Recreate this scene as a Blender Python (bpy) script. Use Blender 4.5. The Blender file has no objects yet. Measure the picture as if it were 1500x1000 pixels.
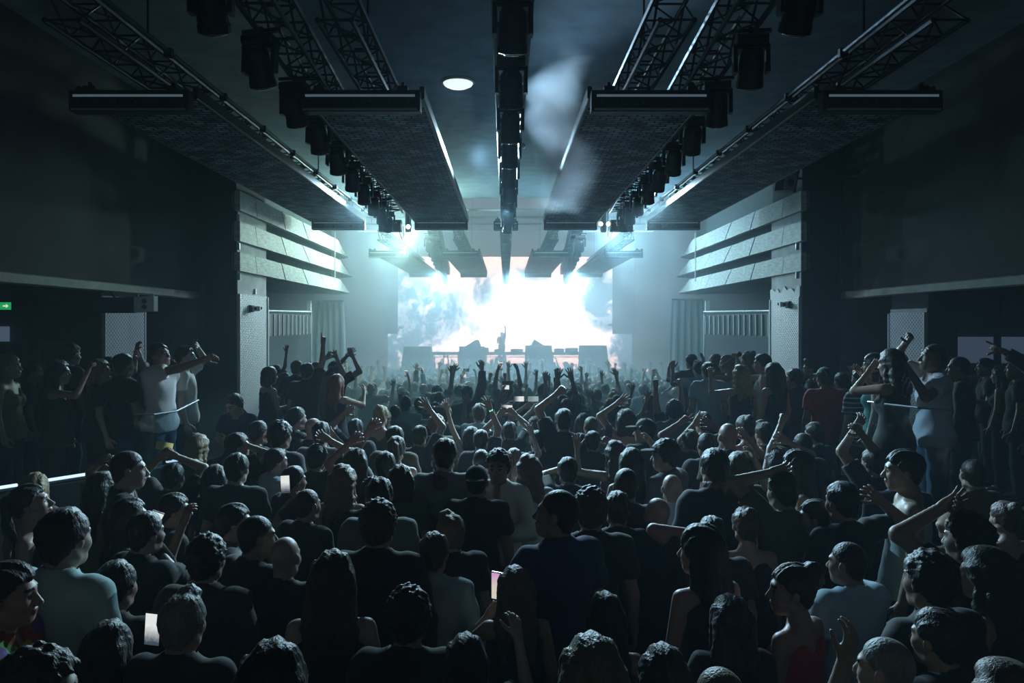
import bpy, math, random
import numpy as np
from mathutils import Vector, Matrix, Euler

random.seed(11)
rng = np.random.default_rng(11)
SC = bpy.context.scene
COL = SC.collection
PI = math.pi

# ------------------------------------------------------------------ camera
F = 1100.0                     # focal length in pixels of the 1500 px frame
CZ = 2.78                      # eye height over the near floor
VPX, VPY = 741.0, 475.0        # where the hall's axis vanishes
cam = bpy.data.cameras.new('camera')
cam.sensor_width = 36.0
cam.lens = 36.0 * F / 1500.0
cam.shift_x = (750.0 - VPX) / 1500.0
cam.shift_y = -(500.0 - VPY) / 1500.0
cam.clip_start = 0.05
cam.clip_end = 300
camo = bpy.data.objects.new('camera', cam)
camo.location = (0, 0, CZ)
camo.rotation_euler = (PI / 2, 0, 0)
COL.objects.link(camo)
SC.camera = camo


def at(px, py, d):
    """world point of a pixel at depth d"""
    return Vector(((px - VPX) * d / F, d, CZ - (py - VPY) * d / F))


# ------------------------------------------------------------------ world, exposure
SC.view_settings.view_transform = 'Standard'
SC.view_settings.look = 'None'
SC.view_settings.exposure = 0.0
SC.view_settings.gamma = 1.0
SC.view_settings.use_curve_mapping = False
world = bpy.data.worlds.new('world')
SC.world = world
world.use_nodes = True
wb = world.node_tree.nodes['Background']
wb.inputs[0].default_value = (0.82, 0.92, 1.0, 1)
wb.inputs[1].default_value = 0.05      # dim light of the rest of the club, behind the viewer
SC.cycles.use_denoising = True
SC.cycles.volume_bounces = 0
SC.cycles.max_bounces = 5
SC.cycles.diffuse_bounces = 2
SC.cycles.glossy_bounces = 2
SC.cycles.sample_clamp_indirect = 3.0
SC.cycles.sample_clamp_direct = 0.0
SC.cycles.volume_step_rate = 2.0


def lamp(name, kind, loc, target, energy, color, **kw):
    l = bpy.data.lights.new(name, kind)
    l.energy = energy
    l.color = color
    for k, v in kw.items():
        setattr(l, k, v)
    o = bpy.data.objects.new(name, l)
    o.location = loc
    if target is not None:
        o.rotation_euler = (Vector(target) - Vector(loc)).to_track_quat('-Z', 'Y').to_euler()
    COL.objects.link(o)
    return o


TEAL = (0.40, 0.78, 1.0)
GREENISH = (0.60, 0.98, 0.88)
# lit lamps on the stage ends of the side trusses
lamp('wash_light', 'POINT', (-2.55, 19.6, CZ + 2.35), None, 420, GREENISH, shadow_soft_size=0.03)
lamp('wash_light', 'POINT', (2.75, 19.6, CZ + 2.35), None, 300, TEAL, shadow_soft_size=0.03)
# unseen spots added to rim the crowd from behind, aimed down the hall
lamp('back_fill', 'SPOT', (-2.75, 12.9, CZ + 2.05), (2.9, 5.2, 0.8), 3000, (0.46, 0.79, 1.0), spot_size=0.62, spot_blend=0.7, shadow_soft_size=0.03)
lamp('back_fill', 'SPOT', (2.75, 12.9, CZ + 2.05), (-3.0, 5.5, 0.9), 3200, (0.52, 0.83, 1.0), spot_size=0.62, spot_blend=0.7, shadow_soft_size=0.03)
lamp('back_fill', 'SPOT', (0.0, 12.9, CZ + 1.95), (0, 3.5, 0.7), 1000, (0.46, 0.79, 1.0), spot_size=0.9, spot_blend=0.8, shadow_soft_size=0.03)
# three more unseen spots added between the hanging panels to rim the nearest heads
lamp('rim_fill', 'SPOT', (-0.45, 12.8, CZ + 3.0), (-1.2, 3.0, 1.0), 1100, (0.52, 0.82, 1.0), spot_size=0.8, spot_blend=0.7, shadow_soft_size=0.1)
lamp('rim_fill', 'SPOT', (-2.85, 15.6, CZ + 2.7), (-2.6, 4.0, 1.2), 1900, (0.52, 0.82, 1.0), spot_size=0.6, spot_blend=0.7, shadow_soft_size=0.1)
lamp('rim_fill', 'SPOT', (2.85, 15.6, CZ + 2.7), (2.4, 4.0, 1.2), 2200, (0.52, 0.82, 1.0), spot_size=0.6, spot_blend=0.7, shadow_soft_size=0.1)
# unseen spots added to brighten the curved bands
lamp('band_fill', 'SPOT', (-2.75, 21.5, CZ + 2.2), (-5.2, 18.6, CZ + 1.5), 650, GREENISH, spot_size=2.0, spot_blend=0.8, shadow_soft_size=0.15)
lamp('band_fill', 'SPOT', (2.95, 21.5, CZ + 2.2), (5.7, 18.6, CZ + 1.5), 450, TEAL, spot_size=2.0, spot_blend=0.8, shadow_soft_size=0.15)
# unseen spots added over the far crowd to light its haze and heads
for x_ in (-2.4, 0.3, 2.4):
    lamp('crowd_fill', 'SPOT', (x_, 26.5, CZ + 1.8), (x_ * 1.2, 22, -1.0), 1400, TEAL, spot_size=2.0, spot_blend=0.8, shadow_soft_size=0.15)
# unseen spot added between the inner panels to light up the smoke
lamp('smoke_fill', 'SPOT', (-0.55, 13.1, CZ + 2.9), (0.70, 9.4, CZ + 2.15), 2600, (0.42, 0.72, 1.0), spot_size=0.75, spot_blend=0.6, shadow_soft_size=0.1)
# narrow unseen spots added to brighten the mesh-clad columns
lamp('column_fill', 'SPOT', (-2.2, 18.5, CZ + 1.2), (-4.8, 14.2, 2.4), 350, (0.66, 0.88, 1.0), spot_size=0.55, spot_blend=0.6, shadow_soft_size=0.1)
lamp('column_fill', 'SPOT', (2.6, 18.5, CZ + 1.2), (5.3, 14.2, 2.4), 350, (0.6, 0.84, 1.0), spot_size=0.55, spot_blend=0.6, shadow_soft_size=0.1)
lamp('column_fill', 'SPOT', (-4.0, 13.3, CZ + 0.3), (-6.2, 12.1, 2.5), 45, (0.6, 0.8, 1.0), spot_size=0.8, spot_blend=0.5, shadow_soft_size=0.05)
lamp('column_fill', 'SPOT', (4.4, 13.3, CZ + 0.3), (6.5, 12.1, 2.5), 45, (0.5, 0.72, 1.0), spot_size=0.8, spot_blend=0.5, shadow_soft_size=0.05)
# lights over the stage front
lamp('stage_wash', 'POINT', (-4.9, 32.5, CZ + 3.3), None, 1000, TEAL, shadow_soft_size=0.4)
lamp('stage_wash', 'POINT', (4.9, 32.5, CZ + 3.3), None, 1000, TEAL, shadow_soft_size=0.4)

# ------------------------------------------------------------------ materials
MATS = {}


def nodes(m):
    m.use_nodes = True
    return m.node_tree.nodes, m.node_tree.links, m.node_tree.nodes['Principled BSDF']


def mat(name, col, rough=0.6, metal=0.0, var=0.0, scale=8.0, bump=0.0, emit=None, es=0.0, spec=0.5, stretch=(1, 1, 1)):
    if name in MATS:
        return MATS[name]
    m = bpy.data.materials.new(name)
    N, L, b = nodes(m)
    b.inputs['Base Color'].default_value = (*col, 1)
    b.inputs['Roughness'].default_value = rough
    b.inputs['Metallic'].default_value = metal
    b.inputs['Specular IOR Level'].default_value = spec
    if emit:
        b.inputs['Emission Color'].default_value = (*emit, 1)
        b.inputs['Emission Strength'].default_value = es
    if var or bump:
        tc = N.new('ShaderNodeTexCoord')
        mp = N.new('ShaderNodeMapping')
        mp.inputs['Scale'].default_value = stretch
        nz = N.new('ShaderNodeTexNoise')
        nz.inputs['Scale'].default_value = scale
        nz.inputs['Detail'].default_value = 4
        L.new(tc.outputs['Object'], mp.inputs[0])
        L.new(mp.outputs[0], nz.inputs['Vector'])
        if var:
            cr = N.new('ShaderNodeValToRGB')
            cr.color_ramp.elements[0].position = 0.3
            cr.color_ramp.elements[1].position = 0.7
            cr.color_ramp.elements[0].color = (*[max(0, c * (1 - var)) for c in col], 1)
            cr.color_ramp.elements[1].color = (*[min(1, c * (1 + var)) for c in col], 1)
            L.new(nz.outputs['Fac'], cr.inputs[0])
            L.new(cr.outputs[0], b.inputs['Base Color'])
        if bump:
            bp = N.new('ShaderNodeBump')
            bp.inputs['Strength'].default_value = bump
            bp.inputs['Distance'].default_value = 0.01
            L.new(nz.outputs['Fac'], bp.inputs['Height'])
            L.new(bp.outputs[0], b.inputs['Normal'])
    MATS[name] = m
    return m


def emat(name, col, strength):
    if name in MATS:
        return MATS[name]
    m = bpy.data.materials.new(name)
    m.use_nodes = True
    N, L = m.node_tree.nodes, m.node_tree.links
    N.clear()
    o = N.new('ShaderNodeOutputMaterial')
    e = N.new('ShaderNodeEmission')
    e.inputs[0].default_value = (*col, 1)
    e.inputs[1].default_value = strength
    L.new(e.outputs[0], o.inputs[0])
    MATS[name] = m
    return m


def color_mat(name, rough, spec=0.4, sheen=0.0, bump=0.0, scale=40, stretch=(1, 1, 1), var=0.0):
    """base colour from the object's own colour, so that shared meshes can differ"""
    m = bpy.data.materials.new(name)
    N, L, b = nodes(m)
    oi = N.new('ShaderNodeObjectInfo')
    b.inputs['Roughness'].default_value = rough
    b.inputs['Specular IOR Level'].default_value = spec
    b.inputs['Sheen Weight'].default_value = sheen
    tc = N.new('ShaderNodeTexCoord')
    mp = N.new('ShaderNodeMapping')
    mp.inputs['Scale'].default_value = stretch
    nz = N.new('ShaderNodeTexNoise')
    nz.inputs['Scale'].default_value = scale
    L.new(tc.outputs['Object'], mp.inputs[0])
    L.new(mp.outputs[0], nz.inputs['Vector'])
    if var:
        mx = N.new('ShaderNodeMix')
        mx.data_type = 'RGBA'
        mx.blend_type = 'MULTIPLY'
        cr = N.new('ShaderNodeValToRGB')
        cr.color_ramp.elements[0].color = (1 - var, 1 - var, 1 - var, 1)
        cr.color_ramp.elements[1].color = (1, 1, 1, 1)
        L.new(nz.outputs['Fac'], cr.inputs[0])
        mx.inputs[0].default_value = 1
        L.new(oi.outputs['Color'], mx.inputs[6])
        L.new(cr.outputs[0], mx.inputs[7])
        L.new(mx.outputs[2], b.inputs['Base Color'])
    else:
        L.new(oi.outputs['Color'], b.inputs['Base Color'])
    if bump:
        bp = N.new('ShaderNodeBump')
        bp.inputs['Strength'].default_value = bump
        bp.inputs['Distance'].default_value = 0.006
        L.new(nz.outputs['Fac'], bp.inputs['Height'])
        L.new(bp.outputs[0], b.inputs['Normal'])
    return m


M_BLACK = mat('black_metal', (0.012, 0.013, 0.015), 0.42, 0.0, spec=0.5)
M_DARK = mat('dark_housing', (0.016, 0.018, 0.021), 0.5, var=0.3)
M_STEEL = mat('truss_steel', (0.05, 0.055, 0.062), 0.5, 0.8)
M_WALL = mat('dark_paint', (0.016, 0.018, 0.020), 0.85, var=0.25, scale=1.5)
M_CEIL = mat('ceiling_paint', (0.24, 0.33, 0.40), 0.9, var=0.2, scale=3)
M_GREYWALL = mat('grey_paint', (0.10, 0.12, 0.13), 0.8, var=0.2, scale=2)
M_FLOOR = mat('black_floor', (0.012, 0.012, 0.013), 0.45, var=0.3)
M_GLASS = mat('lens_glass', (0.02, 0.025, 0.03), 0.08, spec=0.9)
M_PALE = mat('pale_plastic', (0.55, 0.6, 0.62), 0.45)

# ------------------------------------------------------------------ mesh helpers


class MB:
    """collects quads and n-gons and links them as ONE mesh object"""

    def __init__(s):
        s.v, s.f = [], []

    def add(s, verts, faces):
        o = len(s.v)
        s.v += [tuple(p) for p in verts]
        s.f += [tuple(i + o for i in q) for q in faces]
        return s

    def box(s, c, size, rot=None):
        x, y, z = [k / 2 for k in size]
        P = [Vector((a * x, b * y, d * z)) for a in (-1, 1) for b in (-1, 1) for d in (-1, 1)]
        if rot is not None:
            R = rot if isinstance(rot, Matrix) else Euler(rot).to_matrix()
            P = [R @ p for p in P]
        c = Vector(c)
        return s.add([p + c for p in P], [(0, 1, 3, 2), (4, 6, 7, 5), (0, 4, 5, 1), (2, 3, 7, 6), (0, 2, 6, 4), (1, 5, 7, 3)])

    def bbox(s, c, size, bev=0.01, rot=None):
        """box whose four long edges along its longest side are chamfered and its ends kept flat"""
        ax = max(range(3), key=lambda i: size[i])
        u, w = [i for i in range(3) if i != ax]
        hu, hw, hl = size[u] / 2, size[w] / 2, size[ax] / 2
        b = min(bev, hu * 0.9, hw * 0.9)
        ring = [(hu - b, -hw), (hu, -hw + b), (hu, hw - b), (hu - b, hw), (-hu + b, hw), (-hu, hw - b), (-hu, -hw + b), (-hu + b, -hw)]
        P = []
        for e in (-hl, hl):
            for a, d in ring:
                p = [0, 0, 0]
                p[ax], p[u], p[w] = e, a, d
                P.append(Vector(p))
        if rot is not None:
            R = rot if isinstance(rot, Matrix) else Euler(rot).to_matrix()
            P = [R @ p for p in P]
        c = Vector(c)
        fs = [tuple(range(8)), tuple(range(15, 7, -1))] + [(i, i + 8, (i + 1) % 8 + 8, (i + 1) % 8) for i in range(8)]
        return s.add([p + c for p in P], fs)

    def tube(s, pts, r, n=8, closed=False):
        pts = [Vector(p) for p in pts]
        rs = r if isinstance(r, (list, tuple)) else [r] * len(pts)
        rings = []
        up = Vector((0, 0, 1))
        for i, p in enumerate(pts):
            a = pts[max(i - 1, 0)]
            b = pts[min(i + 1, len(pts) - 1)]
            t = (b - a).normalized()
            ref = up if abs(t.dot(up)) < 0.95 else Vector((1, 0, 0))
            x = t.cross(ref).normalized()
            y = t.cross(x)
            rings.append([p + (x * math.cos(k * 2 * PI / n) + y * math.sin(k * 2 * PI / n)) * rs[i] for k in range(n)])
        V = [q for ring in rings for q in ring]
        Fc = []
        for i in range(len(pts) - 1):
            for k in range(n):
                Fc.append((i * n + k, i * n + (k + 1) % n, (i + 1) * n + (k + 1) % n, (i + 1) * n + k))
        Fc.append(tuple(range(n - 1, -1, -1)))
        Fc.append(tuple((len(pts) - 1) * n + k for k in range(n)))
        return s.add(V, Fc)

    def lathe(s, prof, c=(0, 0, 0), axis=(0, 0, 1), n=20):
        """prof: list of (radius, height along axis)"""
        R = Vector((0, 0, 1)).rotation_difference(Vector(axis)).to_matrix()
        c = Vector(c)
        V = []
        for r, h in prof:
            for k in range(n):
                V.append(c + R @ Vector((r * math.cos(2 * PI * k / n), r * math.sin(2 * PI * k / n), h)))
        Fc = []
        for i in range(len(prof) - 1):
            for k in range(n):
                Fc.append((i * n + k, i * n + (k + 1) % n, (i + 1) * n + (k + 1) % n, (i + 1) * n + k))
        Fc.append(tuple(range(n - 1, -1, -1)))
        Fc.append(tuple((len(prof) - 1) * n + k for k in range(n)))
        return s.add(V, Fc)

    def prism(s, poly, vec):
        """poly: 3-D outline, extruded by vec"""
        n = len(poly)
        v = Vector(vec)
        P = [Vector(p) for p in poly]
        return s.add(P + [p + v for p in P], [tuple(range(n - 1, -1, -1)), tuple(range(n, 2 * n))] + [(i, (i + 1) % n, (i + 1) % n + n, i + n) for i in range(n)])

    def build(s, name, m, parent=None, smooth=False, loc=None):
        me = bpy.data.meshes.new(name)
        me.from_pydata(s.v, [], s.f)
        me.update()
        if smooth:
            me.polygons.foreach_set('use_smooth', [True] * len(me.polygons))
        me.materials.append(m)
        return link(name, me, parent, loc)


def link(name, me, parent=None, loc=None):
    o = bpy.data.objects.new(name, me)
    COL.objects.link(o)
    if loc is not None:
        o.location = loc
    if parent is not None:
        o.parent = parent
    return o


def thing(name, label, cat, loc=(0, 0, 0), rotz=0.0, group=None, me=None):
    o = bpy.data.objects.new(name, me)
    COL.objects.link(o)
    o.location = loc
    o.rotation_euler = (0, 0, rotz)
    return tag(o, label, cat, group)


def tag(o, label, cat, group=None):
    o['label'] = label
    o['category'] = cat
    if group:
        o['group'] = group
    return o


def struct(name, mb, m, parent=None):
    o = mb.build(name, m, parent)
    if parent is None:
        o['kind'] = 'structure'
    return o


def copy_tree(o, parent=None):
    c = o.copy()
    COL.objects.link(c)
    if parent is not None:
        c.parent = parent
    for ch in o.children:
        copy_tree(ch, c)
    return c


def floor_z(d):
    if d <= 9:
        return 0.0
    return -0.042 * (min(d, 31.0) - 9)


ORD = ['zeroth', 'first', 'second', 'third', 'fourth', 'fifth', 'sixth', 'seventh', 'eighth', 'ninth', 'tenth', 'eleventh', 'twelfth', 'thirteenth', 'fourteenth', 'fifteenth', 'sixteenth', 'seventeenth', 'eighteenth', 'nineteenth', 'twentieth']


def ordinal(n):
    if n < len(ORD):
        return ORD[n]
    t = {2: 'twenty', 3: 'thirty', 4: 'forty'}[n // 10]
    return {2: 'twentieth', 3: 'thirtieth', 4: 'fortieth'}[n // 10] if n % 10 == 0 else t + '-' + ORD[n % 10]
# ================================================================== the hall
LX, RX = -4.81, 5.33          # inner faces of the two front columns
mb = MB()
ys = [-4, 3, 9, 14, 20, 26, 31, 45]
for y0, y1 in zip(ys[:-1], ys[1:]):
    z0, z1 = floor_z(y0), floor_z(y1)
    mb.add([(-14, y0, z0), (14, y0, z0), (14, y1, z1), (-14, y1, z1)], [(0, 1, 2, 3)])
struct('floor', mb, M_FLOOR)
CE = CZ + 3.5
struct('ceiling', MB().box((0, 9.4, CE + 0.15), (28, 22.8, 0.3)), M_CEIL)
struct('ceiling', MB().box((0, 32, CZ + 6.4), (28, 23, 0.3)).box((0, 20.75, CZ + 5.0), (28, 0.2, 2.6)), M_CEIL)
struct('wall_stage', MB().box((0, 43.4, 4), (28, 0.2, 12)), M_GREYWALL)
# black flats that mask the sides of the screen (the lower corner is cut away for the wing screens)
ZL = CZ - 0.52
for sx, xi, xo in ((-1, -5.93, -7.5), (1, 5.85, 7.42)):
    m_ = MB()
    m_.box(((xi + sx * 14) / 2, 41.2, (ZL + CZ + 6.2) / 2), (abs(sx * 14 - xi), 0.12, CZ + 6.2 - ZL))
    m_.box(((xo + sx * 14) / 2, 41.2, (ZL - 1.6) / 2), (abs(sx * 14 - xo), 0.12, ZL + 1.6))
    struct('wall_stage', m_, mat('flat_cloth', (0.02, 0.024, 0.028), 0.9, var=0.2))
# side walls beyond the columns
M_SIDE = mat('side_paint', (0.04, 0.05, 0.06), 0.85, var=0.2, scale=2)
struct('wall_left', MB().box((-6.75, 29, 3.4), (0.3, 28, 9.8)), M_SIDE)
struct('wall_right', MB().box((7.2, 29, 3.4), (0.3, 28, 9.8)), M_SIDE)
# upper side walls behind the curved bands
M_SOFF = mat('balcony_backing', (0.09, 0.11, 0.115), 0.85, var=0.15)
struct('wall_left', MB().box((-5.9, 18.6, CZ + 2.2), (1.5, 7.2, 2.6)), M_SOFF)
struct('wall_right', MB().box((6.35, 18.6, CZ + 2.2), (1.4, 7.2, 2.6)), M_SOFF)
# near balcony fronts: dark fascias along both sides
struct('wall_left', MB().box((-7.6, 4.7, (CZ + 0.55 + CE) / 2), (4.2, 17.4, CE - CZ - 0.55)), M_WALL)
struct('wall_right', MB().box((8.1, 4.7, (CZ + 0.55 + CE) / 2), (4.2, 17.4, CE - CZ - 0.55)), M_WALL)
# end walls and outer walls of the side lounges
struct('wall_left', MB().box((-7.6, 13.6, 1.5), (4.2, 0.3, 4.0)), M_GREYWALL)
struct('wall_right', MB().box((8.2, 13.6, 1.5), (4.4, 0.3, 4.0)), M_GREYWALL)
struct('wall_left', MB().box((-9.8, 4.7, 1.5), (0.3, 18.0, 4.0)), M_WALL)
struct('wall_right', MB().box((10.4, 4.7, 1.5), (0.3, 18.0, 4.0)), M_WALL)
M_LEDGE = mat('ledge_paint', (0.17, 0.17, 0.165), 0.6, var=0.15)
struct('trim_1', MB().bbox((-5.46, 6.6, CZ + 0.51), (0.14, 13.2, 0.13), 0.015), M_LEDGE)
struct('trim_2', MB().bbox((5.96, 6.6, CZ + 0.51), (0.14, 13.2, 0.13), 0.015), M_LEDGE)

# raised side platforms with a parapet along their inner edge
PFZ = 0.72
TIERZ = 0.55
polyL = [(-9.6, 3.6), (-5.2, 5.6), (-4.46, 6.6), (-3.45, 8.0), (-3.2, 9.25), (-9.6, 9.25)]
polyL2 = [(-3.2, 9.25), (-3.3, 8.75), (-2.3, 8.75), (-1.95, 10), (-1.95, 13.0), (-4.8, 15.0), (-9.6, 13.5), (-9.6, 9.25)]
polyR = [(10.2, 3.6), (5.3, 5.6), (4.5, 6.4), (3.5, 7.8), (3.4, 8.25), (10.2, 8.25)]
polyR2 = [(3.4, 8.25), (2.75, 8.6), (2.5, 9.8), (2.5, 13.0), (5.3, 15.0), (10.2, 13.5), (10.2, 8.25)]
for nm, poly, z in (('floor_left', polyL, PFZ), ('floor_left', polyL2, TIERZ), ('floor_right', polyR[::-1], PFZ), ('floor_right', polyR2[::-1], TIERZ)):
    struct(nm, MB().prism([(x, y, -0.5) for x, y in poly], (0, 0, z + 0.5)), M_FLOOR)


def wall_along(mb, pts, z0, z1, t):
    for (x0, y0), (x1, y1) in zip(pts[:-1], pts[1:]):
        a = math.atan2(y1 - y0, x1 - x0)
        mb.box(((x0 + x1) / 2, (y0 + y1) / 2, (z0 + z1) / 2), (math.hypot(x1 - x0, y1 - y0) + t * 0.6, t, z1 - z0), (0, 0, a))
    return mb


struct('trim_3', wall_along(MB(), polyL[:4], 0, 1.30, 0.14), M_WALL)
struct('trim_4', wall_along(MB(), polyL2[1:5], 0, 0.85, 0.12), M_WALL)
struct('trim_5', wall_along(MB(), polyR[:4], 0, 1.20, 0.14), M_WALL)
struct('trim_6', wall_along(MB(), polyR2[0:4], 0, 0.85, 0.12), M_WALL)

# LED strips on the parapet and on the far bench
M_LED = emat('led_line', (0.62, 0.8, 1.0), 1.3)
M_ALU = mat('alu_profile', (0.35, 0.37, 0.4), 0.35, 0.8)


def led_strip(p0, p1, label):
    p0, p1 = Vector(p0), Vector(p1)
    t = thing('led_strip', label, 'light strip', (p0 + p1) / 2, group=None)
    d = (p1 - p0)
    a = math.atan2(d.y, d.x)
    L = d.length
    MB().box((0, 0, -0.012), (L, 0.05, 0.02), (0, 0, a)).build('profile', M_ALU, t)
    MB().bbox((0, 0, 0.010), (L, 0.036, 0.024), 0.008, (0, 0, a)).build('diffuser', M_LED, t)


def pz(x, y, z):
    return (x, y, z)


EX = lambda s: (-4.46 + (-3.45 + 4.46) * s, 6.6 + 1.4 * s)
for s0, s1, lb in ((-0.45, 0.085, 'white light strip on the dark parapet at its end nearest the viewer'), (0.18, 0.62, 'white light strip on the parapet, longest stretch beside the woman with lifted face'), (0.90, 1.0, 'short white light strip on the parapet just under the white-shirted men')):
    (x0, y0), (x1, y1) = EX(s0), EX(s1)
    led_strip((x0, y0, 1.335), (x1, y1, 1.335), lb)
led_strip(at(1401, 609, 11.7), at(1465, 609, 11.7), 'straight white light strip on the counter edge in the side lounge')
led_strip(at(1489, 609, 11.7), at(1530, 609, 11.7), 'white light strip cut by the frame edge beyond a dark figure')
b_ = thing('lounge_counter', 'dark low counter with a lit front edge under the glowing back wall', 'counter', (8.1, 12.2, PFZ))
MB().box((0, 0.03, 0.28), (2.7, 0.9, 0.56)).build('cabinet', M_DARK, b_)
MB().bbox((0, 0, 0.585), (2.75, 1.06, 0.05), 0.012).build('worktop', M_DARK, b_)


# curved glass balustrades on the platforms
def glass_mat():
    m = bpy.data.materials.new('balustrade_glass')
    m.use_nodes = True
    N, L = m.node_tree.nodes, m.node_tree.links
    N.clear()
    o = N.new('ShaderNodeOutputMaterial')
    a, g, x = N.new('ShaderNodeBsdfTransparent'), N.new('ShaderNodeBsdfGlossy'), N.new('ShaderNodeMixShader')
    a.inputs[0].default_value = (0.80, 0.88, 0.90, 1)
    g.inputs['Roughness'].default_value = 0.08
    x.inputs[0].default_value = 0.05
    L.new(a.outputs[0], x.inputs[1])
    L.new(g.outputs[0], x.inputs[2])
    L.new(x.outputs[0], o.inputs[0])
    return m


M_BAL = glass_mat()
for pts, lb in (([(196, 607, 7.35), (225, 607, 7.45), (258, 602, 7.7), (290, 586, 8.35)], 'curved glass balustrade with a pale rim before the white-shirted men'), ([(1272, 588, 7.2), (1300, 592, 6.75), (1345, 597, 6.45), (1395, 601, 6.35)], 'curved glass balustrade before the clapping woman in black')):
    P3 = [at(*p) for p in pts]
    Q3 = []
    for i in range(len(P3) - 1):
        for k in range(4):
            Q3.append(P3[i].lerp(P3[i + 1], k / 4))
    Q3.append(P3[-1])
    t = thing('glass_balustrade', lb, 'railing', (Q3[0].x, Q3[0].y, PFZ))
    o_ = Vector((Q3[0].x, Q3[0].y, PFZ))
    loc = [q - o_ for q in Q3]
    n_ = len(loc)
    V = [q for q in loc] + [Vector((q.x, q.y, 0)) for q in loc] + [q + Vector((0, 0.012, 0)) for q in loc] + [Vector((q.x, q.y + 0.012, 0)) for q in loc]
    Fc = [(i, i + n_, i + 1 + n_, i + 1) for i in range(n_ - 1)] + [(i + 2 * n_, i + 1 + 2 * n_, i + 1 + 3 * n_, i + 3 * n_) for i in range(n_ - 1)]
    MB().add(V, Fc).build('glass_pane', M_BAL, t)
    MB().tube([q + Vector((0, 0.006, 0)) for q in loc], 0.010, 6).build('rim', M_ALU, t)
    for q in (loc[1], loc[n_ // 2], loc[-2]):
        MB().box((q.x, q.y + 0.03, 0.06), (0.04, 0.04, 0.12)).build('foot_clamp', M_ALU, t)

# ------------------------------------------------------------------ mesh-clad columns
def mesh_material():
    m = bpy.data.materials.new('expanded_mesh')
    N, L, b = nodes(m)
    tc = N.new('ShaderNodeTexCoord')
    sp = N.new('ShaderNodeSeparateXYZ')
    L.new(tc.outputs['Object'], sp.inputs[0])

    def math_(op, a, b_):
        n = N.new('ShaderNodeMath')
        n.operation = op
        for i, v in enumerate((a, b_)):
            if isinstance(v, (int, float)):
                n.inputs[i].default_value = v
            elif v is not None:
                L.new(v, n.inputs[i])
        return n.outputs[0]
    u = math_('MULTIPLY', sp.outputs['Y'], 72.0)
    w = math_('MULTIPLY', sp.outputs['Z'], 95.0)
    s1 = math_('SINE', math_('ADD', u, w), None)
    s2 = math_('SINE', math_('SUBTRACT', u, w), None)
    mx = math_('MAXIMUM', s1, s2)
    st = math_('GREATER_THAN', mx, 0.72)
    cr = N.new('ShaderNodeMix')
    cr.data_type = 'RGBA'
    L.new(st, cr.inputs[0])
    cr.inputs[6].default_value = (0.40, 0.45, 0.48, 1)
    cr.inputs[7].default_value = (0.85, 0.9, 0.92, 1)
    L.new(cr.outputs[2], b.inputs['Base Color'])
    b.inputs['Roughness'].default_value = 0.45
    bp = N.new('ShaderNodeBump')
    bp.inputs['Strength'].default_value = 0.6
    bp.inputs['Distance'].default_value = 0.01
    L.new(mx, bp.inputs['Height'])
    L.new(bp.outputs[0], b.inputs['Normal'])
    return m


M_MESH = mesh_material()
M_PLAST = mat('pale_plaster', (0.42, 0.45, 0.46), 0.7, var=0.2, scale=3)
M_EDGE = mat('bright_edge', (0.8, 0.84, 0.86), 0.35)


def column(label, xin, xout, y0, y1, ztop_mesh, zhead, ztop, worn=False):
    s = 1 if xin < xout else -1          # core lies on this side of the clad face
    t = thing('mesh_column', label, 'column', (xin, y0, 0))
    w, dl = abs(xout - xin), y1 - y0
    MB().box((s * w / 2, dl / 2, ztop / 2), (w, dl, ztop)).build('core', M_WALL, t)
    MB().box((-s * 0.008, dl / 2, (PFZ + zhead) / 2), (0.03, dl * 0.995, zhead - PFZ)).build('plaster_face', M_PLAST, t)
    MB().box((-s * 0.035, dl / 2, (PFZ + ztop_mesh) / 2), (0.03, dl * 0.96, ztop_mesh - PFZ)).build('mesh_cladding', M_MESH, t)
    for yy in (0.012, dl - 0.012):
        MB().box((-s * 0.045, yy, (PFZ + ztop_mesh - 0.02) / 2), (0.05, 0.03, ztop_mesh - PFZ)).build('edge_strip', M_EDGE, t)
    if worn:
        MB().prism([(-s * 0.036, dl * k / 12, ztop_mesh + (0.16 + 0.05 * math.sin(k * 2.3) + 0.03 * math.cos(k * 5.1) if j else 0)) for j, ks in ((0, range(13)), (1, range(12, -1, -1))) for k in ks], (-s * 0.012, 0, 0)).build('torn_paper', mat('paper_white', (0.75, 0.78, 0.8), 0.7), t)
    return t


column('dark column with pale mesh cladding under the curved bands beside the seated man', LX, LX - 0.69, 13.4, 15.0, CZ + 0.55, CZ + 2.4, CE)
column('dark column with pale mesh cladding and torn white paper above it', RX, RX + 0.67, 13.5, 15.0, CZ + 0.50, CZ + 2.4, CE, worn=True)
column('shorter mesh-clad column in the side lounge behind the hanging loudspeaker', -6.2, -6.72, 11.5, 12.8, CZ + 0.37, CZ + 0.44, CZ + 0.55)
column('shorter pale clad column behind the man with the painted face', 6.5, 6.95, 11.55, 12.65, CZ + 0.19, CZ + 0.25, CZ + 0.55)


# ------------------------------------------------------------------ curved balcony bands
def band_mat():
    return mat('band_board', (0.58, 0.62, 0.59), 0.6, var=0.28, scale=5, bump=0.15, stretch=(1, 1, 6))


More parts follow.
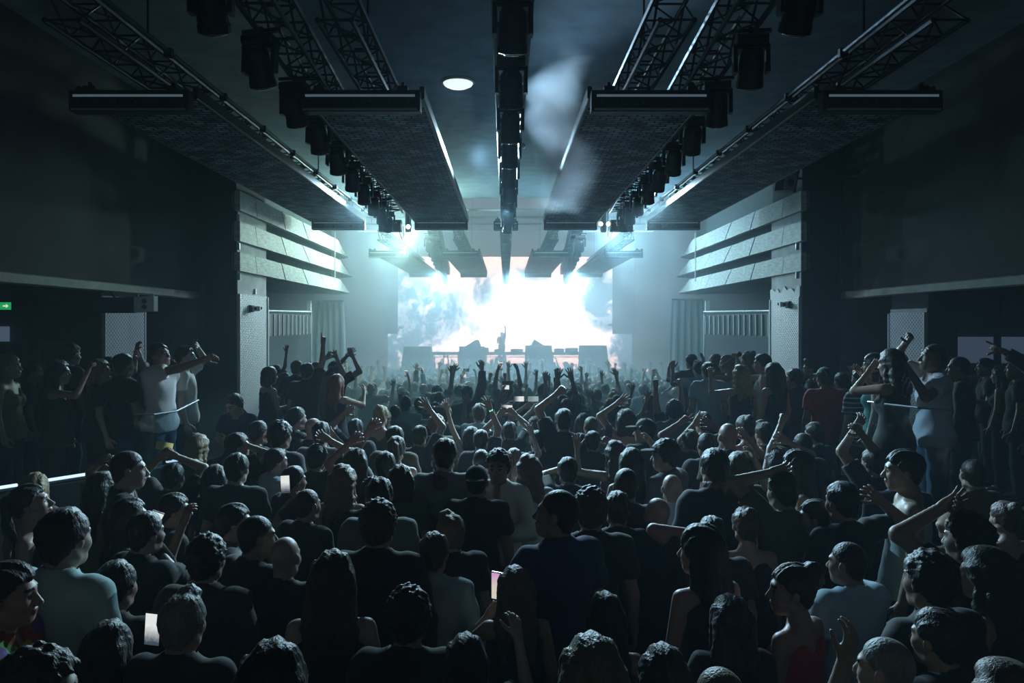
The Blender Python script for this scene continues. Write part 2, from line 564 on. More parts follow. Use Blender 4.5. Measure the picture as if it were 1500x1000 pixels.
def band(label, side, xplane, zb, zt, yend_b, yend_t, ystart):
    s = side
    t = thing('balcony_band', label, 'band', (xplane, 0, (zb + zt) / 2))

    def path(u, ystraight, R=1.3):
        """u in metres along the band from ystart; straight, then an arc away from the hall"""
        L = ystraight - ystart
        if u <= L:
            return 0.0, ystart + u
        a = min((u - L) / R, PI / 2)
        return s * R * (1 - math.cos(a)), ystraight + R * math.sin(a)
    Lt = yend_t - ystart + 1.3 * PI / 2
    h = zt - zb
    cuts = [0.0]
    while cuts[-1] < Lt - 1.0:
        cuts.append(cuts[-1] + (0.82 if cuts[-1] < yend_t - ystart - 0.6 else 0.5))
    cuts.append(Lt)
    th = 0.10
    for k in range(len(cuts) - 1):
        u0, u1 = cuts[k] + 0.006, cuts[k + 1] - 0.006
        n = 2 if cuts[k] < yend_t - ystart - 0.6 else 5
        off = 0.006 * math.sin(k * 2.7)
        V = []
        for j in range(n + 1):
            u = u0 + (u1 - u0) * j / n
            xb, yb = path(u * (yend_b - ystart + 2.04) / Lt, yend_b)
            xt, yt = path(u, yend_t)
            V += [(xb - s * off, yb, -h / 2), (xt - s * off, yt, h / 2), (xt + s * (th - off), yt, h / 2), (xb + s * (th - off), yb, -h / 2)]
        Fc = []
        for j in range(n):
            for q in range(4):
                Fc.append((j * 4 + q, j * 4 + (q + 1) % 4, j * 4 + 4 + (q + 1) % 4, j * 4 + 4 + q))
        Fc += [(3, 2, 1, 0), tuple(4 * n + i for i in range(4))]
        MB().add(V, Fc).build('panel', band_mat(), t)
    MB().box((s * (th + 0.03), (ystart + yend_t) / 2, 0), (0.04, yend_t - ystart, h * 0.8)).build('backing_board', M_SOFF, t)


for s, xp, nm in ((-1, LX + 0.10, 'beside the seated man'), (1, RX - 0.10, 'beside the blonde dancers')):
    for (zb, zt, eb, et, w) in ((2.02, 2.37, 22.3, 21.0, 'topmost'), (1.48, 1.83, 22.9, 21.3, 'middle'), (0.95, 1.28, 22.6, 21.3, 'lowest')):
        band(f'{w} of three pale curved balcony bands on the wall {nm}', s, xp, CZ + zb, CZ + zt, eb, et, 13.3)
# a cable hangs in front of each stack of bands
for x, d, lb in ((490.5, 20.55, 'thin pale cable hanging in front of the bands beside the seated man'), (1018.5, 20.6, 'thin pale cable hanging in front of the bands beside the blonde dancers')):
    p0, p1 = at(x, 340, d), at(x, 412, d)
    tag(MB().tube([p0, (p0 + p1) / 2, p1], 0.014, 6).build('cable', M_PALE), lb, 'cable')

# little white lamps on the column edges
for x, y, d, lb in ((349, 319, 13.3, 'uppermost small white wall lamp on the column edge by the seated man'), (349, 361, 13.3, 'middle small white wall lamp on the column edge by the seated man'), (350, 405, 13.3, 'lowest small white wall lamp on the column edge by the seated man'),
                    (1168, 361, 13.4, 'upper small white wall lamp on the column edge with torn paper'), (1168, 403, 13.4, 'lower small white wall lamp on the column edge with torn paper')):
    p = at(x, y, d)
    t = thing('wall_lamp', lb, 'lamp', p)
    MB().bbox((0, 0, 0), (0.06, 0.05, 0.12), 0.012).build('shade', M_EDGE, t)
    MB().box((0, 0.04, 0), (0.03, 0.05, 0.05)).build('mount', M_DARK, t)
# wall boxes on the columns
for x, y, s, d, lb in ((370, 452, 1, 14.0, 'small dark loudspeaker on the mesh column beside the seated man'), (1153, 446, -1, 14.0, 'small dark loudspeaker on the mesh column with torn paper')):
    p = at(x, y, d)
    t = thing('wall_speaker', lb, 'speaker', p)
    MB().bbox((-0.06 * s, 0, 0), (0.14, 0.16, 0.13), 0.015).build('cabinet', M_DARK, t)
    MB().box((0.09 * s, 0, 0), (0.13, 0.13, 0.09)).build('bracket', M_PALE, t)
    MB().box((0.16 * s, 0.02, 0.01), (0.02, 0.02, 0.05)).build('knob', M_DARK, t)
    MB().lathe([(0.028, 0), (0.028, 0.006), (0.018, 0.002)], (0.075 * s, -0.07, 0), (0, -1, 0), 10).build('cone', M_BLACK, t)
p = at(372, 427, 14.3)
t = thing('alarm_box', 'small white box with dark side high on the mesh column', 'box', p)
MB().bbox((0.02, 0, 0), (0.05, 0.07, 0.10), 0.01).build('cover', M_EDGE, t)
MB().box((-0.025, 0, 0), (0.03, 0.07, 0.10)).build('base', M_DARK, t)

# railings with upright slats under the bands
M_SLAT = mat('slat_metal', (0.36, 0.40, 0.42), 0.5)
for s, x0, x1, nsl, lb in ((-1, 390, 456, 11, 'slatted railing with pale top rail under the curved bands beside the seated man'), (1, 1031, 1131, 13, 'slatted railing with pale top rail under the curved bands beside the blonde dancers')):
    xa, xb = sorted((x0, x1), key=lambda v: abs(v - VPX))
    dn, df = 16.3, 20.2
    A, B = at(xb, 455, dn), at(xa, 456.5, df)
    t = thing('slat_railing', lb, 'railing', A)
    MB().tube([(0, 0, 0), B - A], 0.022, 8).build('rail', M_EDGE, t)
    zl = at(xb, 492, dn).z - A.z
    for f in (0.02, 0.98):
        q = (B - A) * f
        MB().box((q.x, q.y + 0.03, (floor_z(dn) - 0.3 - A.z) / 2), (0.05, 0.05, A.z - floor_z(dn) + 0.3)).build('post', M_SLAT, t)
    MB().prism([(0, 0.08, zl), (B.x - A.x, B.y - A.y + 0.08, zl), (B.x - A.x, B.y - A.y + 0.08, -0.05), (0, 0.08, -0.05)], (s * 0.02, 0.02, 0)).build('back_panel', M_DARK, t)
    for k in range(nsl):
        f = (k + 0.5) / nsl
        q = (B - A) * f
        MB().box((q.x, q.y, zl / 2 - 0.04), (0.045, 0.045, abs(zl) - 0.06)).build('slat', M_SLAT, t)
# end plates above the rails
for x0, x1, d, lb in ((449, 456, 20.3, 'upright pale plate above the railing end beside the seated man'), (1033, 1040, 20.3, 'upright pale plate above the railing end beside the blonde dancers')):
    a, b2 = at(x0, 440, d), at(x1, 457.5, d)
    tag(MB().bbox((a + b2) / 2, (abs(b2.x - a.x), 0.05, abs(b2.z - a.z)), 0.01).build('end_plate', M_EDGE), lb, 'plate')


# curtains by the stage
def curtain(label, xs, yy, zt, zb, m):
    t = thing('curtain', label, 'curtain', ((xs[0] + xs[1]) / 2, yy, 0))
    n, rows = 26, 8
    V, Fc = [], []
    for r in range(rows + 1):
        f = r / rows
        for k in range(n + 1):
            u = k / n
            V.append(((xs[1] - xs[0]) * (u - 0.5) * (1 + 0.12 * math.sin(f * 3)), 0.13 * math.sin(u * 5 * 2 * PI + f * 0.8), zt + (zb - zt) * f))
    for r in range(rows):
        for k in range(n):
            i = r * (n + 1) + k
            Fc.append((i, i + 1, i + n + 2, i + n + 1))
    o = MB().add(V, Fc).build('drape', m, t, smooth=True)
    md = o.modifiers.new('solid', 'SOLIDIFY')
    md.thickness = 0.02
    MB().tube([((xs[0] - xs[1]) / 2, 0, zt + 0.03), ((xs[1] - xs[0]) / 2, 0, zt + 0.03)], 0.025, 8).build('rail', M_DARK, t)


M_CURT = mat('curtain_cloth', (0.30, 0.33, 0.35), 0.8)
curtain('pale gathered curtain between the railing and the stage behind raised hands', (at(462, 0, 24).x, at(503, 0, 24).x), 24, at(0, 442, 24).z, -0.5, M_CURT)
curtain('pale gathered curtain between the stage and the blonde dancers', (at(984, 0, 24).x, at(1030, 0, 24).x), 24, at(0, 440, 24).z, -0.5, M_CURT)
# hoarding of the corners next to the stage flats
struct('wall_left', MB().box((-7.6, 33.5, 2.2), (0.2, 14, 7.4)), M_SIDE)
struct('wall_right', MB().box((7.7, 33.5, 2.2), (0.2, 14, 7.4)), M_SIDE)

# ------------------------------------------------------------------ side lounge fittings
M_DOOR = mat('door_paint', (0.24, 0.28, 0.30), 0.5, var=0.25, scale=4)
for n, x0, x1 in ((1, -14, 50), (2, 56, 102)):
    a, b2 = at(x0, 500, 13.36), at(x1, 500, 13.36)
    m_ = MB().box(((a.x + b2.x) / 2, 13.38, (PFZ + a.z) / 2), (b2.x - a.x, 0.08, a.z - PFZ))
    o = struct(f'door_{n}', m_, M_DOOR)
    fr = MB()
    w, h = b2.x - a.x, a.z - PFZ
    cx, cz = (a.x + b2.x) / 2, (PFZ + a.z) / 2
    for dx in (-1, 1):
        fr.box((cx + dx * (w / 2 - 0.03), 13.33, cz), (0.05, 0.04, h))
    for dz in (-1, 1):
        fr.box((cx, 13.33, cz + dz * (h / 2 - 0.03)), (w, 0.04, 0.05))
    fr.build('door_frame', M_SLAT, o)
    MB().tube([(cx + w * 0.38, 13.28, cz - 0.1), (cx + w * 0.38, 13.28, cz + 0.1)], 0.015, 8).build('door_handle', M_STEEL, o)
a, b2 = at(-6, 478, 13.36), at(12, 500, 13.36)
o = struct('window_1', MB().box(((a.x + b2.x) / 2, 13.37, (a.z + b2.z) / 2), (b2.x - a.x, 0.06, a.z - b2.z)), emat('window_glow', (0.35, 0.5, 0.75), 0.16))
MB().box(((a.x + b2.x) / 2, 13.35, b2.z - 0.02), (b2.x - a.x + 0.1, 0.1, 0.04)).build('window_sill', M_SLAT, o)
# exit sign
p = at(3, 448, 13.2)
t = thing('exit_sign', 'green illuminated exit sign with a white arrow over the lounge doors', 'sign', p)
MB().bbox((0, 0.03, 0), (0.34, 0.06, 0.15), 0.01).build('housing', M_DARK, t)
MB().box((0, -0.004, 0), (0.32, 0.012, 0.13)).build('face', emat('exit_green', (0.02, 0.6, 0.16), 0.55), t)
M_XW = emat('exit_white', (0.75, 1.0, 0.85), 0.8)
MB().prism([(0.02, -0.014, 0.012), (0.075, -0.014, 0.012), (0.075, -0.014, 0.035), (0.125, -0.014, 0), (0.075, -0.014, -0.035), (0.075, -0.014, -0.012), (0.02, -0.014, -0.012)], (0, 0.006, 0)).build('arrow', M_XW, t)
# the running figure of the sign
fg = MB().lathe([(0.012, 0), (0.012, 0.006)], (-0.05, -0.012, 0.04), (0, -1, 0), 10)
for q0, q1 in (((-0.055, 0.024), (-0.07, -0.012)), ((-0.07, -0.012), (-0.045, -0.03)), ((-0.045, -0.03), (-0.05, -0.052)), ((-0.07, -0.012), (-0.09, -0.03)), ((-0.09, -0.03), (-0.112, -0.03)), ((-0.056, 0.02), (-0.03, 0.005)), ((-0.056, 0.02), (-0.085, 0.012))):
    fg.tube([(q0[0], -0.014, q0[1]), (q1[0], -0.014, q1[1])], 0.0055, 6)
fg.build('running_figure', M_XW, t)

# loudspeakers
p = at(180, 447, 10.3)
t = thing('hanging_loudspeaker', 'long dark loudspeaker hung under the balcony, pale ported front', 'speaker', p)
MB().bbox((-0.05, 0, 0), (0.58, 0.36, 0.21), 0.03).build('cabinet', M_DARK, t)
MB().prism([(0.24, -0.18, -0.10), (0.24, -0.18, 0.11), (0.40, 0.05, 0.13), (0.40, 0.05, -0.08)], (0.01, 0.10, 0)).build('front_baffle', mat('pale_baffle', (0.45, 0.49, 0.52), 0.5), t)
for dz in (-0.035, 0.045):
    MB().lathe([(0.034, 0), (0.034, 0.01), (0.018, 0.006)], (0.325, -0.075, dz + 0.01), (0.82, -0.57, 0), 12).build('port', M_BLACK, t)
MB().tube([(0.2, 0.0, 0.1), (0.22, 0, 0.16), (0.42, 0.02, 0.14)], 0.014, 6).build('bracket', M_EDGE, t)
MB().tube([(-0.1, 0.0, 0.09), (-0.25, 0.0, CZ + 0.56 - p.z)], 0.014, 6).build('hanger', M_BLACK, t)
p = at(1159, 257, 12.6)
t = thing('hanging_loudspeaker', 'tilted pale two-way loudspeaker high on the wall above the torn-paper column', 'speaker', p)
R = Euler((0.1, 0.16, 0.5)).to_matrix()
MB().bbox((0, 0.16, 0), (0.24, 0.30, 0.50), 0.03, R).build('cabinet', M_DARK, t)
MB().box(R @ Vector((0, -0.005, 0)), (0.23, 0.02, 0.49), R).build('front_baffle', mat('pale_baffle2', (0.30, 0.34, 0.40), 0.5), t)
for dz in (-0.12, 0.12):
    MB().lathe([(0.075, 0), (0.075, 0.012), (0.04, 0.004)], R @ Vector((0, -0.018, dz)), R @ Vector((0, -1, 0)), 14).build('driver', M_BLACK, t)
MB().box(R @ Vector((0, -0.02, 0)), (0.23, 0.012, 0.012), R).build('divider_bar', M_PALE, t)
MB().tube([(0.0, 0.25, 0.0), (6.05 - p.x, 0.25, 0.0)], 0.02, 6).build('wall_bracket', M_BLACK, t)
# glowing back wall of the side lounge
a, b2 = at(1400, 492, 13.3), at(1520, 533, 13.3)
t = thing('backlit_panel', 'dim blue backlit panel on the lounge end wall above the bench', 'panel', ((a.x + b2.x) / 2, 13.4, (a.z + b2.z) / 2))
MB().box((0, 0, 0), (b2.x - a.x, 0.06, a.z - b2.z)).build('diffuser', emat('back_glow', (0.3, 0.45, 0.72), 0.11), t)
for dz in (-1, 1):
    MB().box((0, -0.03, dz * (a.z - b2.z) / 2), (b2.x - a.x, 0.05, 0.03)).build('frame_strip', M_SLAT, t)
p = at(1461, 560, 13.05)
tag(MB().tube([(p.x, p.y, PFZ), (p.x, p.y, CZ + 0.5)], 0.06, 10).build('lounge_post', M_DARK), 'slim dark post standing before the blue backlit panel', 'post')

# ================================================================== ceiling rig
BAR_X = {'inner': 1.45, 'outer': 3.76}
PH = CZ + 2.30            # underside of the hanging panels


def led_mesh_mat():
    m = bpy.data.materials.new('led_mesh')
    N, L, b = nodes(m)
    tc = N.new('ShaderNodeTexCoord')
    mp = N.new('ShaderNodeMapping')
    mp.inputs['Scale'].default_value = (1, 1, 1)
    L.new(tc.outputs['Object'], mp.inputs[0])
    br = N.new('ShaderNodeTexBrick')
    br.inputs['Scale'].default_value = 1.0
    br.inputs['Brick Width'].default_value = 0.16
    br.inputs['Row Height'].default_value = 0.085
    br.inputs['Mortar Size'].default_value = 0.012
    br.inputs['Color1'].default_value = (0.17, 0.25, 0.32, 1)
    br.inputs['Color2'].default_value = (0.48, 0.62, 0.72, 1)
    br.inputs['Mortar'].default_value = (0.006, 0.006, 0.007, 1)
    L.new(mp.outputs[0], br.inputs['Vector'])
    nz = N.new('ShaderNodeTexNoise')
    nz.inputs['Scale'].default_value = 3.5
    nz.inputs['Detail'].default_value = 6
    L.new(tc.outputs['Object'], nz.inputs['Vector'])
    cr = N.new('ShaderNodeValToRGB')
    cr.color_ramp.elements[0].position = 0.38
    cr.color_ramp.elements[1].position = 0.62
    cr.color_ramp.elements[0].color = (0.22, 0.22, 0.22, 1)
    L.new(nz.outputs['Fac'], cr.inputs[0])
    mx = N.new('ShaderNodeMix')
    mx.data_type = 'RGBA'
    mx.blend_type = 'MULTIPLY'
    mx.inputs[0].default_value = 1
    L.new(br.outputs['Color'], mx.inputs[6])
    L.new(cr.outputs[0], mx.inputs[7])
    L.new(mx.outputs[2], b.inputs['Base Color'])
    b.inputs['Roughness'].default_value = 0.7
    b.inputs['Specular IOR Level'].default_value = 0.15
    return m


M_LEDMESH = led_mesh_mat()


def ceiling_panel(label, x, y0, y1):
    t = thing('ceiling_panel', label, 'ceiling panel', (x, (y0 + y1) / 2, PH))
    L, w = y1 - y0, 1.16
    MB().box((0, 0, 0.03), (w, L, 0.06)).build('led_mesh', M_LEDMESH, t)
    for sx in (-1, 1):
        MB().bbox((sx * (w / 2 + 0.015), 0, 0.06), (0.05, L, 0.13), 0.012).build('side_rail', M_DARK, t)
    for k in range(4):
        yk = -L / 2 + L * (k + 0.5) / 4
        MB().box((0, yk, 0.09), (w, 0.06, 0.05)).box((-0.145, yk, 0.19), (0.03, 0.03, 0.18)).box((0.145, yk, 0.19), (0.03, 0.03, 0.18)).build('cross_bar', M_DARK, t)


def light_bar(label, x, y, w=1.16, lit=0.5):
    t = thing('light_bar', label, 'light bar', (x, y, PH + 0.03))
    if w < 1:
        MB().tube([(0, 0, 0.0), (0, 0, CE - PH - 0.03)], 0.014, 6).build('drop_rod', M_BLACK, t)
    h = 0.30
    MB().bbox((0, 0, -0.10), (w, 0.16, h * 0.72), 0.02).build('housing', M_DARK, t)
    MB().box((0, -0.083, -0.055), (w * 0.94, 0.012, 0.022)).build('lens_strip', mat('bar_lens_glint', (0.6, 0.66, 0.7), 0.2, emit=(0.55, 0.8, 1.0), es=0.10), t)  # faint emission stands in for front light reflected by the lens
    MB().box((0, -0.083, -0.19), (w * 0.98, 0.015, 0.018)).build('lower_lip', M_SLAT, t)
    for k in range(6):
        MB().lathe([(0.026, 0), (0.026, 0.008), (0.016, 0.003)], (-w * 0.42 + w * 0.84 * k / 5, -0.081, -0.125), (0, -1, 0), 10).build('lamp_cell', M_GLASS, t)
    for sx in (-1, 1):
        MB().box((sx * w * 0.36, 0, 0.03), (0.10, 0.10, 0.05)).box((sx * w * 0.36, 0, 0.07), (0.03, 0.03, 0.06)).build('clamp', M_BLACK, t)
        MB().bbox((sx * (w / 2 + 0.008), 0, -0.10), (0.016, 0.15, 0.2), 0.01).build('end_plate', M_BLACK, t)


def truss(label, p0, p1, w=0.29):
    """square box truss between two points (axis along y)"""
    p0, p1 = Vector(p0), Vector(p1)
    t = thing('truss', label, 'truss', (p0 + p1) / 2)
    h = w / 2
    A, B = (p0 - p1) / 2, (p1 - p0) / 2
    C4 = [Vector((sx * h, 0, sz * h)) for sx, sz in ((-1, -1), (1, -1), (1, 1), (-1, 1))]
    for c in C4:
        MB().tube([A + c, B + c], 0.025, 6).build('chord', M_STEEL, t)
    top = (CE if p0.y < 15 else CZ + 6.26) - (p0.z + p1.z) / 2
    for f in (0.15, 0.85):
        q = A.lerp(B, f)
        MB().tube([q + Vector((0, 0, h)), q + Vector((0, 0, top))], 0.012, 6).build('hanger', M_BLACK, t)
    L = (B - A).length
    n = max(4, int(L / 0.36))
    br = MB()
    for k in range(n):
        f0, f1 = k / n, (k + 1) / n
        for q in range(4):
            c0, c1 = C4[q], C4[(q + 1) % 4]
            if k % 2:
                c0, c1 = c1, c0
            br.tube([A.lerp(B, f0) + c0, A.lerp(B, f1) + c1], 0.011, 4)
            if q % 2 == 0:
                br.tube([A.lerp(B, f0) + C4[q], A.lerp(B, f0) + C4[(q + 1) % 4]], 0.011, 4)
    o = br.build('bracing', M_STEEL, t)
    o['kind'] = 'stuff'
    return t


sets = (('first', 7.55, 16.9), ('second', 23.9, 33.9))
for sn, y0, y1 in sets:
    for side, sx in (('left', -1), ('right', 1)):
        for io in ('inner', 'outer'):
            x = sx * BAR_X[io]
            ceiling_panel(f'{sn} black LED mesh ceiling panel on the {side} {io} line from the viewer', x, y0 + 0.1, y1 - 0.1)
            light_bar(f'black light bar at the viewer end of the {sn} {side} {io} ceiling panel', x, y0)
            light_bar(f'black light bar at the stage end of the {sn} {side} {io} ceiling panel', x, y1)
            truss(f'steel box truss above the {sn} {side} {io} ceiling panel', (x, y0 - (1.2 if sn == 'first' else 1.0), PH + 0.42), (x, y1 - 0.3, PH + 0.42))

# moving heads
t0 = None


def moving_head_proto():
    t = thing('moving_head', 'x', 'stage light')
    MB().bbox((0, 0, -0.05), (0.26, 0.20, 0.09), 0.02).build('base', M_BLACK, t)
    MB().box((0, 0, 0.03), (0.05, 0.05, 0.09)).box((0, 0, 0.045), (0.34, 0.04, 0.03)).build('clamp', M_BLACK, t)
    y = MB()
    for sx in (-1, 1):
        y.bbox((sx * 0.135, 0, -0.20), (0.035, 0.10, 0.24), 0.012)
    y.bbox((0, 0, -0.105), (0.30, 0.10, 0.03), 0.01)
    y.build('yoke', M_BLACK, t)
    R = Euler((0.5, 0, 0)).to_matrix()
    ax = R @ Vector((0, 0, -1))
    c = Vector((0, 0, -0.27))
    MB().lathe([(0.02, -0.17), (0.07, -0.165), (0.098, -0.12), (0.105, -0.02), (0.108, 0.10), (0.115, 0.12), (0.115, 0.165), (0.10, 0.17)], c, ax, 16).build('head', M_BLACK, t, smooth=False)
    MB().lathe([(0.098, 0.0), (0.09, 0.012), (0.06, 0.022), (0.02, 0.027)], c + ax * 0.165, ax, 16).build('lens', M_GLASS, t, smooth=True)
    return t


MH = moving_head_proto()
used = [False]


def put_head(x, y, z, label, group, tilt=0.0, rz=0.0):
    if not used[0]:
        o = MH
        used[0] = True
    else:
        o = copy_tree(MH)
    o.location = (x, y, z)
    o.rotation_euler = (tilt, 0, rz)
    o['label'] = label
    o['group'] = group


TZ = PH + 0.35
lines = (('centre', lambda d: 0.05, 5.6, 16.6, 9, 'first'), ('left', lambda d: -(1.80 + 0.047 * d), 5.2, 16.4, 10, 'first'), ('right', lambda d: 1.80 + 0.047 * d, 5.2, 16.4, 10, 'first'),
         ('centre', lambda d: 0.0, 21.5, 38.0, 11, 'second'), ('left', lambda d: -(0.9 + 0.058 * d), 20.8, 37.5, 11, 'second'), ('right', lambda d: 0.9 + 0.056 * d, 20.8, 37.5, 11, 'second'))
for nm, fx, d0, d1, n, sn in lines:
    for k in range(n):
        d = d0 + (d1 - d0) * k / (n - 1)
        put_head(fx(d), d, TZ - 0.18, f'{ordinal(k + 1)} moving head from the viewer on the {sn} {nm} truss', f'moving heads on the {sn} {nm} truss', tilt=random.uniform(-0.1, 0.1), rz=random.uniform(-0.2, 0.2))
    off = 0.0 if nm == 'centre' else (0.13 if nm == 'left' else -0.13)
    truss(f'steel box truss of the {sn} {nm} row of moving heads', (fx(d0 - 0.8) + off, d0 - 0.8, TZ), (fx(d1 + 0.4) + off, d1 + 0.4, TZ))
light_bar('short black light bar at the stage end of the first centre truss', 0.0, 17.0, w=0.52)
# lamps that are lit, seen at the stage end of the side trusses
for x, y, d, lb in ((598, 332, 17.4, 'lit white lamp between the ceiling panels over the raised hands'), (880, 328, 17.4, 'lit white lamp nearest the middle on the truss end above the tall flat'), (891, 328, 17.4, 'second lit white lamp on the truss end above the tall flat')):
    p = at(x, y, d)
    t = thing('stage_lamp', lb, 'stage light', p)
    MB().lathe([(0.03, -0.12), (0.05, -0.10), (0.055, 0.0), (0.06, 0.01)], (0, 0, 0), (0, -1, 0), 14).build('housing', M_BLACK, t)
    MB().lathe([(0.048, 0), (0.04, 0.012), (0.015, 0.018)], (0, -0.008, 0), (0, -1, 0), 14).build('lens', emat('lamp_white', (1.0, 0.97, 0.88), 14.0), t)
    MB().tube([(0, 0.06, 0.0), (0, 0.06, CE - p.z)], 0.012, 6).build('drop_rod', M_BLACK, t)
# box cluster at the stage end of each side truss and grey tubes beside it
for sx, lb in ((-1, 'dark dimmer box on the stage end of the first left truss'), (1, 'dark dimmer box on the stage end of the first right truss')):
    p = at(741 + sx * 169, 331, 17.1)
    t = thing('dimmer_box', lb, 'box', p)
    MB().bbox((0, 0, 0), (0.50, 0.26, 0.26), 0.03).build('case', M_DARK, t)
    MB().box((0, -0.135, 0.06), (0.34, 0.012, 0.03)).build('label_strip', M_SLAT, t)
    MB().tube([(0, 0.05, 0.1), (0, 0.05, CE - p.z)], 0.014, 6).build('drop_rod', M_BLACK, t)
    MB().tube([(0.2 * -sx, 0, -0.12), (0.26 * -sx, 0, -0.3), (0.30 * -sx, 0, -0.22), (0.29 * -sx, 0, 0.0)], 0.012, 6).build('cable_loop', M_BLACK, t)
    q = at(741 - sx * -1 * 143, 324, 18.5)
    tag(MB().lathe([(0.06, -0.27), (0.075, -0.25), (0.075, 0.25), (0.06, 0.27), (0.012, 0.28), (0.012, CE - q.z)], q, (0, 0, 1), 14).build('gas_bottle', mat('bottle_grey', (0.16, 0.18, 0.2), 0.5)), f'grey upright canister hanging beside the {"left" if sx < 0 else "right"} truss end lamp', 'canister')
# round ceiling lamp
dl = 10.8
p = Vector(((671 - VPX) * dl / F, dl, CE))
t = thing('ceiling_lamp', 'round white domed lamp on the ceiling between the panels', 'lamp', p)
MB().lathe([(0.24, 0.0), (0.245, -0.02), (0.225, -0.035)], (0, 0, 0), (0, 0, 1), 32).build('ring', M_PALE, t, smooth=True)
MB().lathe([(0.222, -0.02), (0.20, -0.06), (0.14, -0.09), (0.06, -0.102), (0.01, -0.104)], (0, 0, 0), (0, 0, 1), 32).build('diffuser', mat('lamp_opal', (0.8, 0.85, 0.85), 0.35, emit=(0.85, 1.0, 0.98), es=1.0), t, smooth=True)
p = Vector(((763 - VPX) * 14.6 / F, 14.6, CE - 0.05))
t = thing('ceiling_detector', 'small pale smoke detector on the ceiling beside the centre truss', 'detector', p)
MB().lathe([(0.09, 0.05), (0.09, 0.0), (0.06, -0.03)], (0, 0, 0), (0, 0, 1), 16).build('cover', M_PALE, t)
MB().lathe([(0.03, -0.02), (0.02, -0.05)], (0, 0, 0), (0, 0, 1), 10).build('sensor', M_EDGE, t)
# pipes across the stage house
for y, z, lb in ((22.0, CZ + 3.35, 'nearest pale pipe running across under the stage ceiling'), (24.5, CZ + 3.5, 'second pale pipe running across under the stage ceiling'), (28.0, CZ + 3.75, 'third pale pipe running across under the stage ceiling'), (33.0, CZ + 4.1, 'farthest pale pipe running across under the stage ceiling')):
    t = thing('ceiling_pipe', lb, 'pipe', (0, y, z))
    MB().tube([(-6.5, 0, 0), (6.5, 0, 0)], 0.035, 8).build('tube', M_PALE, t)
    for k in range(5):
        MB().tube([(-5 + 2.5 * k, 0, 0), (-5 + 2.5 * k, 0, 6.25 - z + CZ)], 0.012, 6).build('hanger', M_DARK, t)
# long pipes with clamps along the outer panels, catching light
for sx, lb in ((-1, 'long bright pipe along the edge of the left outer ceiling panel'), (1, 'long bright pipe along the edge of the right outer ceiling panel')):
    t = thing('rig_pipe', lb, 'pipe', (sx * 3.12, 11.2, PH + 0.22))
    MB().tube([(0, -6.2, 0), (0, 5.7, 0)], 0.024, 8).build('tube', M_STEEL, t)
    for k in range(9):
        MB().box((0, -5.6 + 1.35 * k, -0.01), (0.075, 0.05, 0.08)).build('clamp', M_STEEL, t)

# ================================================================== stage
def screen_mat():
    m = bpy.data.materials.new('screen_image')
    m.use_nodes = True
    N, L = m.node_tree.nodes, m.node_tree.links
    N.clear()
    o = N.new('ShaderNodeOutputMaterial')
    e = N.new('ShaderNodeEmission')
    L.new(e.outputs[0], o.inputs[0])
    tc = N.new('ShaderNodeTexCoord')
    sp = N.new('ShaderNodeSeparateXYZ')
    L.new(tc.outputs['Object'], sp.inputs[0])

    def M(op, a, b=None, c=None):
        n = N.new('ShaderNodeMath')
        n.operation = op
        for i, v in enumerate((a, b, c)):
            if v is None:
                continue
            if isinstance(v, (int, float)):
                n.inputs[i].default_value = v
            else:
                L.new(v, n.inputs[i])
        return n.outputs[0]

    def blob(cx, cz, rx, rz):
        dx = M('DIVIDE', M('SUBTRACT', sp.outputs['X'], cx), rx)
        dz = M('DIVIDE', M('SUBTRACT', sp.outputs['Z'], cz), rz)
        r2 = M('ADD', M('MULTIPLY', dx, dx), M('MULTIPLY', dz, dz))
        return M('MAXIMUM', M('SUBTRACT', 1.0, r2), 0.0)
    s = 42.0 / F
    g = None
    for px, py, rx, ry, k in ((628, 452, 70, 62, 1.0), (600, 500, 60, 60, 0.9), (560, 520, 45, 45, 1.2), (706, 425, 22, 42, 0.55), (765, 405, 70, 18, 0.45), (885, 440, 38, 52, 1.2), (925, 520, 40, 50, 1.3), (590, 410, 40, 40, 0.6), (885, 385, 30, 25, 0.8), (690, 480, 30, 20, 0.4)):
        b = M('MULTIPLY', blob((px - VPX) * s, -(py - VPY) * s, rx * s, ry * s), k)
        g = b if g is None else M('MAXIMUM', g, b)
    n1 = N.new('ShaderNodeTexNoise')
    n1.inputs['Scale'].default_value = 0.9
    n1.inputs['Detail'].default_value = 9
    n1.inputs['Roughness'].default_value = 0.65
    n1.inputs['Distortion'].default_value = 0.8
    L.new(tc.outputs['Object'], n1.inputs['Vector'])
    n2 = N.new('ShaderNodeTexNoise')
    n2.inputs['Scale'].default_value = 5.0
    n2.inputs['Detail'].default_value = 6
    L.new(tc.outputs['Object'], n2.inputs['Vector'])
    t1 = M('MULTIPLY', M('SUBTRACT', n1.outputs['Fac'], 0.36), 3.4)
    t2 = M('MULTIPLY', M('SUBTRACT', n2.outputs['Fac'], 0.40), 2.2)
    k = M('MULTIPLY', M('MULTIPLY', g, M('ADD', t1, M('MULTIPLY', t2, 0.6))), 1.9)
    cr = N.new('ShaderNodeValToRGB')
    els = cr.color_ramp.elements
    els[0].position, els[0].color = 0.0, (1.0, 0.965, 0.96, 1)
    els[1].position, els[1].color = 1.0, (0.06, 0.15, 0.24, 1)
    a = els.new(0.25)
    a.color = (0.80, 0.88, 1.0, 1)
    a = els.new(0.55)
    a.color = (0.33, 0.52, 0.70, 1)
    L.new(k, cr.inputs[0])
    L.new(cr.outputs[0], e.inputs[0])
    e.inputs[1].default_value = SCREEN_E
    return m


SCREEN_E = 4.2
M_SCREEN = screen_mat()
t = thing('led_screen', 'huge bright white and blue LED screen filling the stage back', 'screen', (0, 42.0, CZ))
zt, zb = 99 * 42 / F, CZ - 0.18


